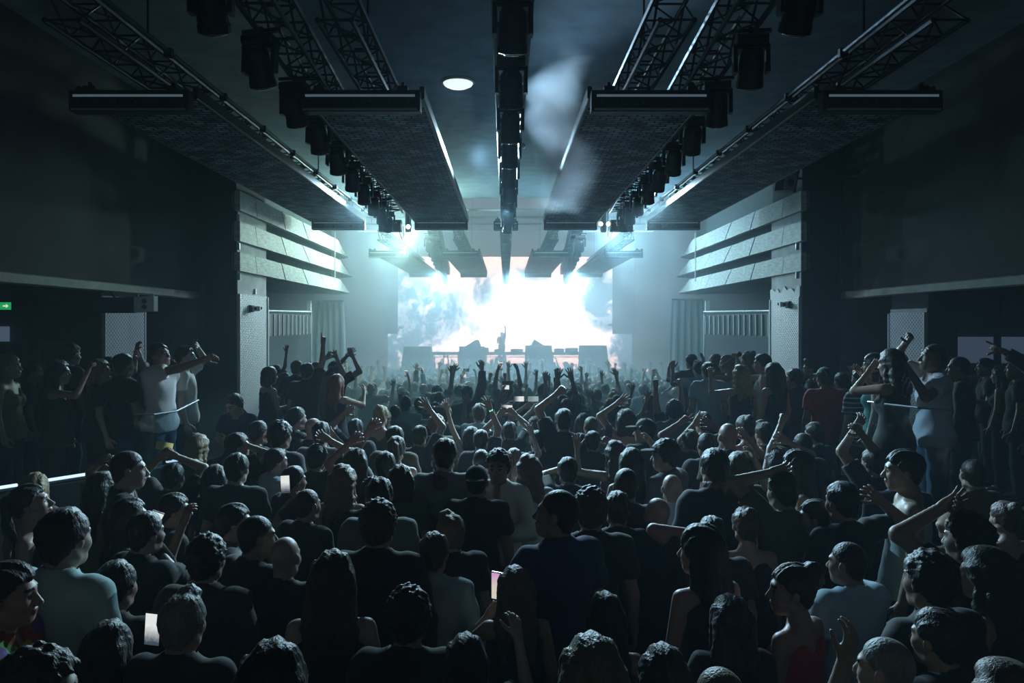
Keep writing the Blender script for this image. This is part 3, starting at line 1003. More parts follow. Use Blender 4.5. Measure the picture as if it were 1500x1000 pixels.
def panel_grid(x0, x1, z0, z1, nx, nz):
    for i in range(nx):
        for j in range(nz):
            xa, xb = x0 + (x1 - x0) * i / nx, x0 + (x1 - x0) * (i + 1) / nx
            za, zb_ = z0 + (z1 - z0) * j / nz, z0 + (z1 - z0) * (j + 1) / nz
            MB().box(((xa + xb) / 2, 0, (za + zb_) / 2), (xb - xa - 0.002, 0.06, zb_ - za - 0.002)).build('panel', M_SCREEN, t)


panel_grid(-6.07, 6.0, -zb, zt, 12, 6)
panel_grid(-7.75, -6.07, -zb, -0.5, 2, 2)
panel_grid(6.0, 7.65, -zb, -0.5, 2, 2)
MB().box((0, 0.10, (zt - zb) / 2), (12.0, 0.08, zt + zb)).build('back_frame', M_DARK, t)
# stage deck and riser
M_DECK = mat('deck_black', (0.02, 0.021, 0.023), 0.5, var=0.2)
t = thing('stage_deck', 'low black stage deck in front of the bright screen', 'stage', (0, 39.2, 0))
MB().box((0, 0, -0.45), (15.0, 5.2, 1.5)).build('platform', M_DECK, t)
MB().box((0, -2.62, 0.27), (15.0, 0.05, 0.08)).build('front_edge', M_SLAT, t)
t = thing('dj_riser', 'small black riser the performer stands on behind the booth', 'riser', (0, 40.7, 0.3))
MB().bbox((0, 0, 0.18), (2.2, 1.2, 0.36), 0.03).build('platform', M_DECK, t)
MB().box((0, -0.61, 0.2), (2.2, 0.03, 0.06)).build('front_edge', M_SLAT, t)
M_RISER = mat('riser_cloth', (0.06, 0.075, 0.085), 0.85, var=0.15)


def stage_box(label, tl, tr, bl, br, ytop, wedge=None):
    d = 38.0
    a = lambda x, y: at(x, y, d)
    z0 = 0.3
    zt_ = a(0, ytop).z
    t = thing('stage_box', label, 'stage box', (a((tl + tr) / 2, 0).x, d, z0))
    cx = a((tl + tr) / 2, 0).x
    X = lambda x: a(x, 0).x - cx
    h = zt_ - z0
    front = [(X(bl), 0, 0), (X(br), 0, 0), (X(tr), 0.0, h), (X(tl), 0.0, h)]
    MB().prism(front, (0, 0.9, 0)).build('cabinet', M_RISER, t)
    MB().box(((X(tl) + X(tr)) / 2, 0.44, h + 0.012), (X(tr) - X(tl) + 0.04, 0.94, 0.03)).build('top', M_DARK, t)
    if wedge:
        w = thing('floor_monitor', wedge[1], 'monitor speaker', (cx, d + 0.4, zt_ + 0.03))
        pts = [(X(x), 0, a(0, y).z - zt_ - 0.03) for x, y in wedge[0]]
        MB().prism(pts, (0, 0.5, 0)).build('cabinet', M_RISER, w)
        g = [Vector(p) for p in pts]
        MB().prism([g[0] + (g[1] - g[0]) * 0.1 + Vector((0, -0.01, 0)), g[0] + (g[1] - g[0]) * 0.9 + Vector((0, -0.01, 0)), g[2] * 0.9 + g[0] * 0.1 + Vector((0, -0.01, 0))], (0, 0.01, 0)).build('grille', M_BLACK, w)


stage_box('wide trapezoid stage box nearest the wing screen beyond the raised hands', 591.5, 630.5, 585.5, 631, 508.5)
stage_box('upright stage box beside the booth carrying a pitched monitor', 672.5, 709, 671, 712, 508.5, ([(680, 508), (704, 508), (701, 498.5), (696, 498)], 'pitched monitor speaker on the stage box to the performer raised-hand far side'))
stage_box('upright stage box right of the performer carrying a pitched monitor', 770, 808.5, 770, 811, 507, ([(778, 507), (799, 507), (785, 498), (783, 497.5)], 'pitched monitor speaker on the stage box right of the performer'))
stage_box('wide trapezoid stage box nearest the tall flat with the wall camera', 850.5, 888.5, 849.5, 894, 507)
# booth table
d = 39.4
t = thing('booth_table', 'long dark booth table spanning between the stage boxes', 'table', (0, d, 0.3))
za, zb2 = at(0, 515.5, d).z - 0.3, at(0, 519.5, d).z - 0.3
xl, xr = at(631, 0, d).x, at(851, 0, d).x
MB().bbox(((xl + xr) / 2, 0, (za + zb2) / 2), (xr - xl, 0.8, za - zb2), 0.02).build('tabletop', M_RISER, t)
for k, yy in enumerate((521.2, 523.0)):
    MB().box(((xl + xr) / 2, -0.3, at(0, yy, d).z - 0.3), (xr - xl, 0.05, 0.03)).build('rail', M_RISER, t)
for x in (633, 671, 712, 770, 810, 849):
    MB().box((at(x, 0, d).x, 0.2, zb2 / 2), (0.07, 0.07, zb2)).build('leg', M_RISER, t)
for k, (x0, x1, y, lb) in enumerate(((705, 716, 509, 'small pitched mixer block at the booth end of the first monitor box'), (724, 734, 511.5, 'flat deck player on the booth table close to the performer hip'), (748, 766, 511, 'flat deck player on the booth table right of the performer'), (812, 826, 510.5, 'low equipment case on the booth table beside the second monitor box'), (828, 846, 509.5, 'taller equipment case on the booth table beside the last stage box'))):
    a, b2 = at(x0, y, d), at(x1, y, d)
    e = thing('deck_player', lb, 'equipment', ((a.x + b2.x) / 2, d, za + 0.3))
    hh = a.z - za - 0.3
    MB().bbox((0, 0, hh / 2), (b2.x - a.x, 0.45, hh), 0.02).build('case', M_RISER, e)
    MB().lathe([(0.12, 0), (0.12, 0.015), (0.03, 0.02)], (0, -0.05, hh), (0, 0, 1), 14).build('jog_wheel', M_BLACK, e)
# white sheet by the booth front
p = at(783, 533, 37.2)
t = thing('notice_board', 'pale blank board standing before the booth beside the red shirt', 'board', (p.x, p.y, 0.3))
MB().box((0, 0, p.z - 0.3), (0.42, 0.03, 0.46)).build('sheet', M_PALE, t)
MB().box((0, 0.03, (p.z - 0.3) / 2), (0.05, 0.03, p.z - 0.3)).build('leg', M_DARK, t)
# security cameras on the flats
for x, y, s, lb in ((587, 481, 1, 'small dark wall camera on the flat beside the wing screen by the raised hands'), (894, 477, -1, 'small dark wall camera on the flat with the tall side edge')):
    p = at(x, y, 41.0)
    t = thing('wall_camera', lb, 'camera', p)
    MB().bbox((0, 0, 0.05), (0.20, 0.12, 0.11), 0.02, (0, 0.2 * s, 0)).build('body', M_DARK, t)
    MB().box((-0.12 * s, 0.0, -0.06), (0.08, 0.06, 0.18)).build('bracket', M_DARK, t)
    MB().lathe([(0.045, 0), (0.045, 0.03)], (0.10 * s, 0, 0.05), (s, 0, 0), 10).build('lens', M_GLASS, t)

# ================================================================== haze
def volume_box(name, lo, hi, density, aniso, color):
    lo, hi = Vector(lo), Vector(hi)
    m = bpy.data.materials.new(name)
    m.use_nodes = True
    N, L = m.node_tree.nodes, m.node_tree.links
    N.clear()
    o = N.new('ShaderNodeOutputMaterial')
    v = N.new('ShaderNodeVolumeScatter')
    v.inputs['Color'].default_value = (*color, 1)
    v.inputs['Density'].default_value = density
    v.inputs['Anisotropy'].default_value = aniso
    L.new(v.outputs[0], o.inputs['Volume'])
    b = MB().box((lo + hi) / 2, hi - lo).build(name, m)
    b['kind'] = 'stuff'
    b['label'] = 'thin pale blue haze filling the whole hall'
    return b, m


# the haze grows thicker towards the stage
for k, (y0, dens, ani, hc) in enumerate(((-3.9, 0.006, 0.0, (0.66, 0.89, 1.0)), (13.4, 0.020, 0.2, (0.72, 0.92, 1.0)), (16.0, 0.024, 0.3, (0.72, 0.92, 1.0)), (22.0, 0.028, 0.5, (0.70, 0.92, 1.0)))):
    e = k * 0.02
    volume_box('haze', (-9.4 + e, y0, -1.4 + e), (9.4 - e, 43.25 - e, CZ + 6.2 - e), dens, ani, hc)

# low haze breathed out by the machines hangs over the crowd before the stage
for k, (y0, zt_, dens) in enumerate(((9.2, 1.55, 0.020), (12.5, 1.65, 0.024), (18.0, 1.7, 0.014))):
    volume_box('haze', (-6.4 + k * 0.05, y0, -1.35 + k * 0.01), (6.8 - k * 0.05, 32.5 - k * 0.05, zt_), dens, 0.35, (0.60, 0.88, 1.0))

# a plume of smoke rising under the ceiling beside the centre truss
def smoke(lo, hi):
    lo, hi = Vector(lo), Vector(hi)
    m = bpy.data.materials.new('smoke_plume')
    m.use_nodes = True
    N, L = m.node_tree.nodes, m.node_tree.links
    N.clear()
    o = N.new('ShaderNodeOutputMaterial')
    v = N.new('ShaderNodeVolumeScatter')
    v.inputs['Color'].default_value = (0.93, 0.97, 1.0, 1)
    v.inputs['Anisotropy'].default_value = 0.3
    tc = N.new('ShaderNodeTexCoord')
    nz = N.new('ShaderNodeTexNoise')
    nz.inputs['Scale'].default_value = 1.5
    nz.inputs['Detail'].default_value = 5
    nz.inputs['Roughness'].default_value = 0.6
    nz.inputs['Distortion'].default_value = 0.6
    L.new(tc.outputs['Object'], nz.inputs['Vector'])

    def M(op, a, b=None):
        n = N.new('ShaderNodeMath')
        n.operation = op
        for i, q in enumerate((a, b)):
            if q is None:
                continue
            if isinstance(q, (int, float)):
                n.inputs[i].default_value = q
            else:
                L.new(q, n.inputs[i])
        return n.outputs[0]
    sp = N.new('ShaderNodeSeparateXYZ')
    L.new(tc.outputs['Generated'], sp.inputs[0])
    X, Y, Z = sp.outputs
    cx = M('SUBTRACT', X, M('ADD', 0.50, M('MULTIPLY', M('SINE', M('MULTIPLY', Z, 7.0)), 0.10)))
    cy = M('SUBTRACT', Y, 0.5)
    r2 = M('ADD', M('MULTIPLY', M('MULTIPLY', cx, cx), 7.5), M('MULTIPLY', M('MULTIPLY', cy, cy), 5.0))
    edge = M('MAXIMUM', M('SUBTRACT', 1.0, r2), 0.0)
    zz = M('MULTIPLY', M('MULTIPLY', Z, M('SUBTRACT', 1.0, Z)), 4.0)
    body = M('MULTIPLY', edge, M('POWER', zz, 0.6))
    nn = M('MAXIMUM', M('SUBTRACT', nz.outputs['Fac'], M('SUBTRACT', 0.55, M('MULTIPLY', body, 0.30))), 0.0)
    L.new(M('MULTIPLY', M('MULTIPLY', nn, body), SMOKE_D), v.inputs['Density'])
    L.new(v.outputs[0], o.inputs['Volume'])
    b = MB().box((0, 0, 0), hi - lo).build('smoke', m, loc=(lo + hi) / 2)
    b['kind'] = 'stuff'
    b['label'] = 'pale smoke plume drifting up beside the centre truss'


SMOKE_D = 9.0
smoke((0.08, 8.4, CZ + 1.45), (1.32, 10.6, CZ + 3.46))
# ================================================================== figures: one smooth surface per body
class Field:
    """signed distances on a grid; shapes are blended in one after the other"""

    def __init__(s, lo, hi, h):
        s.lo = np.array(lo, float)
        s.h = h
        n = np.ceil((np.array(hi, float) - s.lo) / h).astype(int) + 1
        s.f = np.full(n, 1.0, np.float32)
        s.ax = [s.lo[i] + h * np.arange(n[i]) for i in range(3)]

    def view(s, lo, hi, pad):
        sl = []
        for i in range(3):
            a = int(np.searchsorted(s.ax[i], lo[i] - pad))
            b = int(np.searchsorted(s.ax[i], hi[i] + pad))
            sl.append(slice(a, max(a, b)))
        return tuple(sl), (s.ax[0][sl[0]][:, None, None], s.ax[1][sl[1]][None, :, None], s.ax[2][sl[2]][None, None, :])

    def blend(s, sl, d, k, op):
        o = s.f[sl]
        d = d.astype(np.float32)
        if op == 'sub':
            s.f[sl] = smax(o, -d, k)
        else:
            s.f[sl] = smin(o, d, k)

    def cap(s, a, b, r1, r2, k=0.02, op='add', flat=None):
        """tapered capsule; flat: cut square at the b end"""
        a, b = np.array(a, float), np.array(b, float)
        r = max(r1, r2)
        lo, hi = np.minimum(a, b) - r, np.maximum(a, b) + r
        sl, (X, Y, Z) = s.view(lo, hi, 0.05 + k)
        ba = b - a
        l2 = float(ba @ ba) + 1e-12
        t = np.clip(((X - a[0]) * ba[0] + (Y - a[1]) * ba[1] + (Z - a[2]) * ba[2]) / l2, 0, 1)
        d = np.sqrt((X - a[0] - ba[0] * t) ** 2 + (Y - a[1] - ba[1] * t) ** 2 + (Z - a[2] - ba[2] * t) ** 2) - (r1 + (r2 - r1) * t)
        if flat:
            u = ba / math.sqrt(l2)
            d = np.maximum(d, (X - b[0]) * u[0] + (Y - b[1]) * u[1] + (Z - b[2]) * u[2])
        s.blend(sl, d, k, op)

    def ell(s, c, r, k=0.02, op='add', rot=None):
        c, r = np.array(c, float), np.array(r, float)
        m = r.max() if rot is not None else r
        sl, (X, Y, Z) = s.view(c - m, c + m, 0.05 + k)
        x, y, z = X - c[0], Y - c[1], Z - c[2]
        if rot is not None:
            R = np.array(Euler(rot).to_matrix()).T
            x, y, z = [R[i, 0] * x + R[i, 1] * y + R[i, 2] * z for i in range(3)]
        k0 = np.sqrt((x / r[0]) ** 2 + (y / r[1]) ** 2 + (z / r[2]) ** 2)
        k1 = np.sqrt((x / r[0] ** 2) ** 2 + (y / r[1] ** 2) ** 2 + (z / r[2] ** 2) ** 2) + 1e-9
        s.blend(sl, k0 * (k0 - 1) / k1, k, op)

    def grids(s):
        return s.ax[0][:, None, None], s.ax[1][None, :, None], s.ax[2][None, None, :]

    def clip(s, d, k=0.002):
        s.f = smax(s.f, np.broadcast_to(d, s.f.shape).astype(np.float32), k)

    def mesh(s):
        return surface_nets(s.f, s.lo, s.h)


def smin(a, b, k):
    h = np.maximum(k - np.abs(a - b), 0) / max(k, 1e-6)
    return np.minimum(a, b) - h * h * (k * 0.25)


def smax(a, b, k):
    return -smin(-a, -b, k)


OFF = np.array([(i, j, k) for i in (0, 1) for j in (0, 1) for k in (0, 1)])
EDG = [(a, b) for a in range(8) for b in range(a + 1, 8) if abs(OFF[a] - OFF[b]).sum() == 1]


def surface_nets(f, lo, h):
    s = f < 0
    n = np.array(f.shape)
    c = np.zeros(n - 1, np.uint8)
    for o in OFF:
        c += s[o[0]:n[0] - 1 + o[0], o[1]:n[1] - 1 + o[1], o[2]:n[2] - 1 + o[2]]
    cells = np.argwhere((c > 0) & (c < 8))
    if len(cells) == 0:
        return np.zeros((0, 3)), np.zeros((0, 4), int)
    cv = np.stack([f[cells[:, 0] + o[0], cells[:, 1] + o[1], cells[:, 2] + o[2]] for o in OFF], 1).astype(float)
    P = np.zeros((len(cells), 3))
    W = np.zeros(len(cells))
    for a, b in EDG:
        va, vb = cv[:, a], cv[:, b]
        m = (va < 0) != (vb < 0)
        t = np.where(m, va / np.where(m, va - vb, 1), 0)[:, None]
        P += np.where(m[:, None], OFF[a] + (OFF[b] - OFF[a]) * t, 0)
        W += m
    V = (cells + P / W[:, None]) * h + lo
    idx = np.full(n - 1, -1, np.int64)
    idx[tuple(cells.T)] = np.arange(len(cells))
    Q = []
    for ax in range(3):
        u, w = [(1, 2), (2, 0), (0, 1)][ax]
        a = [slice(None)] * 3
        b = [slice(None)] * 3
        a[ax], b[ax] = slice(0, -1), slice(1, None)
        sa, sb = s[tuple(a)], s[tuple(b)]
        e = np.argwhere(sa != sb)
        ok = (e[:, u] > 0) & (e[:, w] > 0) & (e[:, u] < n[u] - 1) & (e[:, w] < n[w] - 1)
        e = e[ok]
        flip = ~sa[tuple(e.T)]
        du, dw = np.zeros(3, int), np.zeros(3, int)
        du[u], dw[w] = 1, 1
        q = np.stack([idx[tuple((e - du - dw).T)], idx[tuple((e - dw).T)], idx[tuple(e.T)], idx[tuple((e - du).T)]], 1)
        q[flip] = q[flip][:, ::-1]
        Q.append(q)
    return V, np.concatenate(Q)


def join(parts):
    V, Q, o = [], [], 0
    for v, q in parts:
        V.append(v)
        Q.append(q + o)
        o += len(v)
    return np.concatenate(V), np.concatenate(Q)


def np_mesh(name, V, Q, mats, mat_idx=None):
    me = bpy.data.meshes.new(name)
    me.vertices.add(len(V))
    me.vertices.foreach_set('co', np.ascontiguousarray(V, np.float32).ravel())
    me.loops.add(Q.size)
    me.polygons.add(len(Q))
    me.loops.foreach_set('vertex_index', np.ascontiguousarray(Q, np.int32).ravel())
    me.polygons.foreach_set('loop_start', np.arange(0, Q.size, 4, dtype=np.int32))
    me.polygons.foreach_set('loop_total', np.full(len(Q), 4, np.int32))
    for m in mats:
        me.materials.append(m)
    if mat_idx is not None:
        me.polygons.foreach_set('material_index', mat_idx.astype(np.int32))
    me.polygons.foreach_set('use_smooth', np.ones(len(Q), bool))
    me.update()
    me.validate()
    return me


# voxel sizes (body, head, hand, top, hair) of the three levels of detail
LOD = {'near': (0.013, 0.0065, 0.0048, 0.0125, 0.008), 'mid': (0.019, 0.010, 0.0062, 0.018, 0.0115), 'far': (0.026, 0.0145, 0.0085, 0.025, 0.016)}
HEADC = np.array((0, 0.025, 1.625))
NECK = np.array((0, 0.0, 1.50))
_cache = {}


def cached(fn):
    def g(*a):
        k = (fn.__name__,) + a
        if k not in _cache:
            _cache[k] = fn(*a)
        return _cache[k]
    return g


@cached
def head_mesh(lod, sex):
    h = LOD[lod][1]
    F_ = Field((-0.12, -0.14, -0.22), (0.12, 0.16, 0.15), h)
    F_.ell((0, -0.012, 0.030), (0.076, 0.096, 0.091), 0.02)
    F_.ell((0, 0.032, -0.030), (0.060 if sex == 'm' else 0.056, 0.066, 0.084), 0.035)
    F_.ell((0, 0.062, -0.092), (0.030 if sex == 'm' else 0.024, 0.028, 0.024), 0.04)
    for s in (-1, 1):
        F_.ell((s * 0.040, 0.056, -0.030), (0.024, 0.030, 0.026), 0.03)
        F_.cap((s * 0.052, 0.005, -0.075), (s * 0.02, 0.058, -0.095), 0.018, 0.016, 0.03)
    F_.ell((0, 0.080, 0.022), (0.052, 0.018, 0.014), 0.02)
    if lod != 'far':
        for s in (-1, 1):
            F_.ell((s * 0.031, 0.106, -0.002), (0.021, 0.018, 0.014), 0.012, 'sub')
            F_.ell((s * 0.031, 0.079, -0.003), (0.0135, 0.0135, 0.0125), 0.003)
    F_.cap((0, 0.092, 0.004), (0, 0.116, -0.036), 0.009, 0.0125, 0.012)
    for s in (-1, 1):
        F_.ell((s * 0.012, 0.106, -0.040), (0.009, 0.012, 0.008), 0.008)
    F_.ell((0, 0.094, -0.062), (0.025, 0.013, 0.0075), 0.006)
    F_.ell((0, 0.090, -0.075), (0.021, 0.013, 0.0085), 0.006)
    for s in (-1, 1):
        F_.ell((s * 0.078, -0.008, -0.004), (0.011, 0.021, 0.032), 0.008, rot=(0.15, 0, s * -0.35))
    n = NECK - HEADC
    F_.cap((0, -0.02, -0.05), (n[0], n[1] - 0.012, n[2] - 0.06), 0.056 if sex == 'm' else 0.048, 0.06 if sex == 'm' else 0.05, 0.03)
    return F_.mesh()


HAND = {  # per finger: three bends; and spread of the four fingers
    'open': ([(0.1, 0.15, 0.1)] * 4, (0.34, 0.10, -0.12, -0.36), (0.0, 0.0)),
    'flat': ([(0.05, 0.08, 0.05)] * 4, (0.06, 0.02, -0.02, -0.06), (-0.3, 0.0)),
    'relaxed': ([(0.35, 0.5, 0.35), (0.4, 0.55, 0.4), (0.45, 0.6, 0.4), (0.5, 0.6, 0.4)], (0.10, 0.03, -0.03, -0.12), (0.1, 0.25)),
    'claw': ([(0.25, 0.7, 0.5)] * 4, (0.30, 0.08, -0.10, -0.32), (0.1, 0.35)),
    'fist': ([(1.35, 1.65, 1.1)] * 4, (0.02, 0.01, -0.01, -0.02), (0.9, 0.9)),
    'point': ([(0.05, 0.05, 0.05)] + [(1.35, 1.65, 1.1)] * 3, (0.02, 0.01, -0.01, -0.02), (0.8, 0.9)),
    'horns': ([(0.05, 0.05, 0.05), (1.35, 1.65, 1.1), (1.35, 1.65, 1.1), (0.05, 0.1, 0.05)], (0.10, 0.0, 0.0, -0.22), (0.8, 0.9)),
    'peace': ([(0.05, 0.05, 0.05), (0.05, 0.05, 0.05), (1.35, 1.65, 1.1), (1.35, 1.65, 1.1)], (0.22, -0.10, 0.0, -0.02), (0.8, 0.9)),
    'grip': ([(0.55, 0.75, 0.6), (0.6, 0.8, 0.6), (0.65, 0.8, 0.6), (0.7, 0.8, 0.6)], (0.08, 0.02, -0.03, -0.08), (0.5, 0.1)),
}


@cached
def hand_mesh(lod, pose, right):
    """wrist at the origin, fingers along +z, palm towards +y, thumb on +x (left hand); mirrored for the right one"""
    h = LOD[lod][2]
    fat = 1.0 if lod == 'near' else 1.12 if lod == 'mid' else 1.25
    curls, spread, (tc, tb) = HAND[pose]
    F_ = Field((-0.11, -0.06, -0.07), (0.13, 0.12, 0.21), h)
    F_.cap((0, 0, -0.06), (0, 0, 0.0), 0.030, 0.027, 0.01)
    xs = (0.030, 0.010, -0.010, -0.028)
    kz = (0.088, 0.092, 0.088, 0.079)
    ln = (0.070, 0.078, 0.072, 0.057)
    for i in range(4):
        F_.cap((xs[i] * 0.55, 0, 0.005), (xs[i], -0.002, kz[i]), 0.0165, 0.0115, 0.014)
    F_.ell((0.02, 0.010, 0.035), (0.020, 0.014, 0.032), 0.012)
    F_.ell((-0.018, 0.008, 0.035), (0.014, 0.011, 0.030), 0.012)
    for i in range(4):
        p = np.array((xs[i], -0.002, kz[i]))
        ang = 0.0
        sp_ = spread[i]
        r = 0.0095 * fat
        for j in range(3):
            ang += curls[i][j]
            L = ln[i] * (0.45, 0.31, 0.24)[j]
            d = np.array((math.sin(sp_) * math.cos(ang), math.sin(ang), math.cos(sp_) * math.cos(ang)))
            q = p + d * L
            F_.cap(p, q, r, r * 0.9, 0.004)
            p, r = q, r * 0.9
    p = np.array((0.022, 0.006, 0.020))
    r = 0.0135 * fat
    for j in range(3):
        a = tb + tc * (0.15, 0.6, 0.9)[j]
        out = (0.85, 0.65, 0.5)[j] * (1 - 0.75 * tb) - 0.5 * tc * (0, 0.4, 1.3)[j]
        d = np.array((out, 0.35 * a + (0.75 if tb > 0.5 else 0.12), 0.75))
        d /= np.linalg.norm(d)
        q = p + d * (0.042, 0.034, 0.028)[j]
        F_.cap(p, q, r, r * 0.86, 0.006)
        p, r = q, r * 0.86
    V, Q = F_.mesh()
    if right:
        V = V * np.array((-1, 1, 1))
        Q = Q[:, ::-1]
    return V, Q


def nrm(v):
    v = np.array(v, float)
    return v / np.linalg.norm(v)


# arms: (upper arm, forearm, hand, palm normal); x is "outwards" for either side
ARM = {
    'down': ((0.22, 0.02, -1), (0.10, 0.28, -1), 'relaxed', (-1, 0.1, 0)),
    'bent': ((0.25, 0.12, -1), (-0.25, 0.9, 0.15), 'relaxed', (-0.6, 0, -0.6)),
    'up': ((0.20, 0.22, 1), (0.02, 0.12, 1), 'open', (0, 1, 0.1)),
    'upin': ((0.05, 0.30, 1), (-0.22, 0.15, 1), 'open', (0, 1, 0.1)),
    'upclaw': ((0.30, 0.35, 0.8), (0.0, 0.15, 1), 'claw', (-0.2, 1, 0.1)),
    'wide': ((0.75, 0.25, 0.62), (0.35, 0.15, 1), 'open', (0, 1, 0.1)),
    'fist': ((0.18, 0.25, 1), (-0.02, 0.12, 1), 'fist', (-0.5, 1, 0.1)),
    'fistbent': ((0.55, 0.55, 0.05), (-0.15, 0.25, 1), 'fist', (-0.6, 0.8, 0)),
    'point': ((0.20, 0.30, 1), (0.0, 0.15, 1), 'point', (-0.2, 1, 0)),
    'horns': ((0.45, 0.55, 0.25), (-0.10, 0.3, 1), 'horns', (0, 1, 0)),
    'peace': ((0.45, 0.45, 0.4), (-0.15, 0.2, 1), 'peace', (0, 1, 0)),
    'half': ((0.45, 0.55, 0.0), (-0.05, 0.35, 1), 'open', (-0.2, 1, 0)),
    'halfclaw': ((0.40, 0.65, -0.1), (-0.15, 0.35, 1), 'claw', (-0.4, 1, 0)),
    'halfrelax': ((0.40, 0.60, -0.05), (-0.2, 0.4, 1), 'relaxed', (-0.6, 1, 0)),
    'reach': ((0.35, 0.85, 0.40), (0.10, 0.85, 0.55), 'open', (0.0, 0.3, -1)),
    'phone': ((0.30, 0.70, -0.25), (-0.42, 0.62, 0.75), 'grip', (-0.9, 0.15, 0.1)),
    'phonelow': ((0.22, 0.35, -0.75), (-0.35, 0.85, 0.55), 'grip', (-0.9, 0.15, 0.1)),
    'phonehi': ((0.22, 0.45, 0.85), (-0.18, 0.30, 1), 'grip', (-0.9, 0.3, 0.0)),
    'phone2': ((0.62, 0.42, 0.72), (-0.62, 0.34, 0.82), 'grip', (-0.9, 0.2, -0.1)),
    'clap': ((0.30, 0.72, -0.35), (-0.52, 0.45, 0.80), 'flat', (-1, 0.1, -0.4)),
    'claphi': ((0.45, 0.62, 0.55), (-0.55, 0.30, 0.85), 'flat', (-1, 0.1, -0.2)),
    'cross': ((0.22, 0.38, -0.95), (-0.93, 0.42, 0.10), 'relaxed', (0, -1, 0.1)),
    'belly': ((0.30, 0.20, -0.95), (-0.75, 0.62, -0.05), 'relaxed', (0, -1, 0.1)),
    'side': ((1.0, 0.10, 0.10), (0.90, 0.10, 0.50), 'relaxed', (0, 0.5, -1)),
    'sidehi': ((0.95, 0.05, 0.35), (0.55, 0.1, 0.85), 'open', (0, 1, 0)),
    'brow': ((0.85, 0.35, 0.40), (-0.80, 0.28, 0.42), 'flat', (0, -0.3, -1)),
    'onhead': ((0.80, 0.05, 0.75), (-0.85, 0.05, 0.25), 'claw', (-0.3, 0.2, -1)),
    'hug': ((1.0, 0.25, 0.05), (0.85, 0.45, -0.1), 'relaxed', (0, 0, -1)),
    'pointfwd': ((0.25, 1.0, 0.12), (0.05, 1.0, 0.10), 'point', (-0.2, 0, -1)),
    'drink': ((0.35, 0.45, -0.75), (-0.45, 0.55, 0.85), 'grip', (-0.9, 0.2, 0)),
}
UAL, FAL = 0.285, 0.255


def reach(side, sex, wrist, hand, pole=(0.6, -0.1, -0.8), palm=(-0.15, 1, 0.05)):
    """adds an arm that brings the wrist to a point given in the figure's own frame"""
    m = np.array((side, 1, 1))
    T = np.array(wrist, float) * m
    k = 1.0 if sex == 'm' else 0.95
    a, b = UAL * k, FAL * k
    ua = nrm(T - np.array((0.16, 0, 1.45)))
    for _ in range(3):
        sw = 0.178 if sex == 'm' else 0.155
        lift = max(0.0, ua[2] + 0.15)
        S = np.array((sw - 0.03 * lift, -0.005 + 0.02 * max(0, ua[1]), 1.415 + 0.075 * lift))
        D = T - S
        n = np.linalg.norm(D)
        n2 = min(max(n, 0.12), (a + b) * 0.995)
        u = D / n
        ca = (a * a + n2 * n2 - b * b) / (2 * a * n2)
        p = np.array(pole, float)
        p = p - u * (p @ u)
        p /= np.linalg.norm(p) + 1e-9
        E = S + u * a * ca + p * a * math.sqrt(max(0, 1 - ca * ca))
        ua = nrm(E - S)
    fa = nrm(S + u * n2 - E)
    name = f'reach{len(ARM)}'
    ARM[name] = (tuple(ua), tuple(fa), hand, palm)
    return name



def arm_joints(arm, side, sex):
    ua, fa, hp, pn = ARM[arm]
    m = np.array((side, 1, 1))
    ua, fa, pn = nrm(ua) * m, nrm(fa) * m, nrm(pn) * m
    sw = 0.178 if sex == 'm' else 0.155
    lift = max(0.0, ua[2] + 0.15)
    S = np.array((side * (sw - 0.03 * lift), -0.005 + 0.02 * max(0, ua[1]), 1.415 + 0.075 * lift))
    E = S + ua * UAL * (1.0 if sex == 'm' else 0.95)
    W = E + fa * FAL * (1.0 if sex == 'm' else 0.95)
    z = fa
    y = pn - z * (pn @ z)
    y /= np.linalg.norm(y)
    x = np.cross(y, z)
    R = np.stack([x, y, z], 1)
    return S, E, W, R, hp


def torso(F_, sex, g=0.0, neck=True):
    """shared by skin and clothes; g: growth for cloth"""
    if sex == 'm':
        F_.ell((0, 0, 0.95), (0.165 + g, 0.110 + g, 0.125 + g), 0.05)
        F_.ell((0, 0.004, 1.12), (0.148 + g, 0.102 + g, 0.17), 0.05)
        F_.ell((0, 0.0, 1.29), (0.168 + g, 0.112 + g, 0.155 + g), 0.05)
        F_.cap((-0.125, -0.008, 1.395), (0.125, -0.008, 1.395), 0.066 + g, 0.066 + g, 0.05)
        F_.cap((-0.10, -0.015, 1.43), (0, -0.015, 1.475), 0.045 + g, 0.05 + g, 0.04)
        F_.cap((0.10, -0.015, 1.43), (0, -0.015, 1.475), 0.045 + g, 0.05 + g, 0.04)
    else:
        F_.ell((0, -0.005, 0.93), (0.168 + g, 0.115 + g, 0.13 + g), 0.05)
        F_.ell((0, 0.004, 1.12), (0.120 + g, 0.088 + g, 0.16), 0.05)
        F_.ell((0, 0.0, 1.28), (0.142 + g, 0.095 + g, 0.15 + g), 0.05)
        for s in (-1, 1):
            F_.ell((s * 0.062, 0.075, 1.27), (0.056 + g, 0.050 + g, 0.056 + g), 0.03)
        F_.cap((-0.105, -0.008, 1.395), (0.105, -0.008, 1.395), 0.055 + g, 0.055 + g, 0.05)
        F_.cap((-0.08, -0.015, 1.425), (0, -0.015, 1.47), 0.038 + g, 0.043 + g, 0.04)
        F_.cap((0.08, -0.015, 1.425), (0, -0.015, 1.47), 0.038 + g, 0.043 + g, 0.04)
    if neck:
        r = 0.060 if sex == 'm' else 0.050
        F_.cap((0, -0.015, 1.44), (0, 0.004, 1.58), r, r * 0.92, 0.03)


def arm_r(sex):
    return (0.056, 0.043, 0.045, 0.029) if sex == 'm' else (0.046, 0.036, 0.037, 0.025)


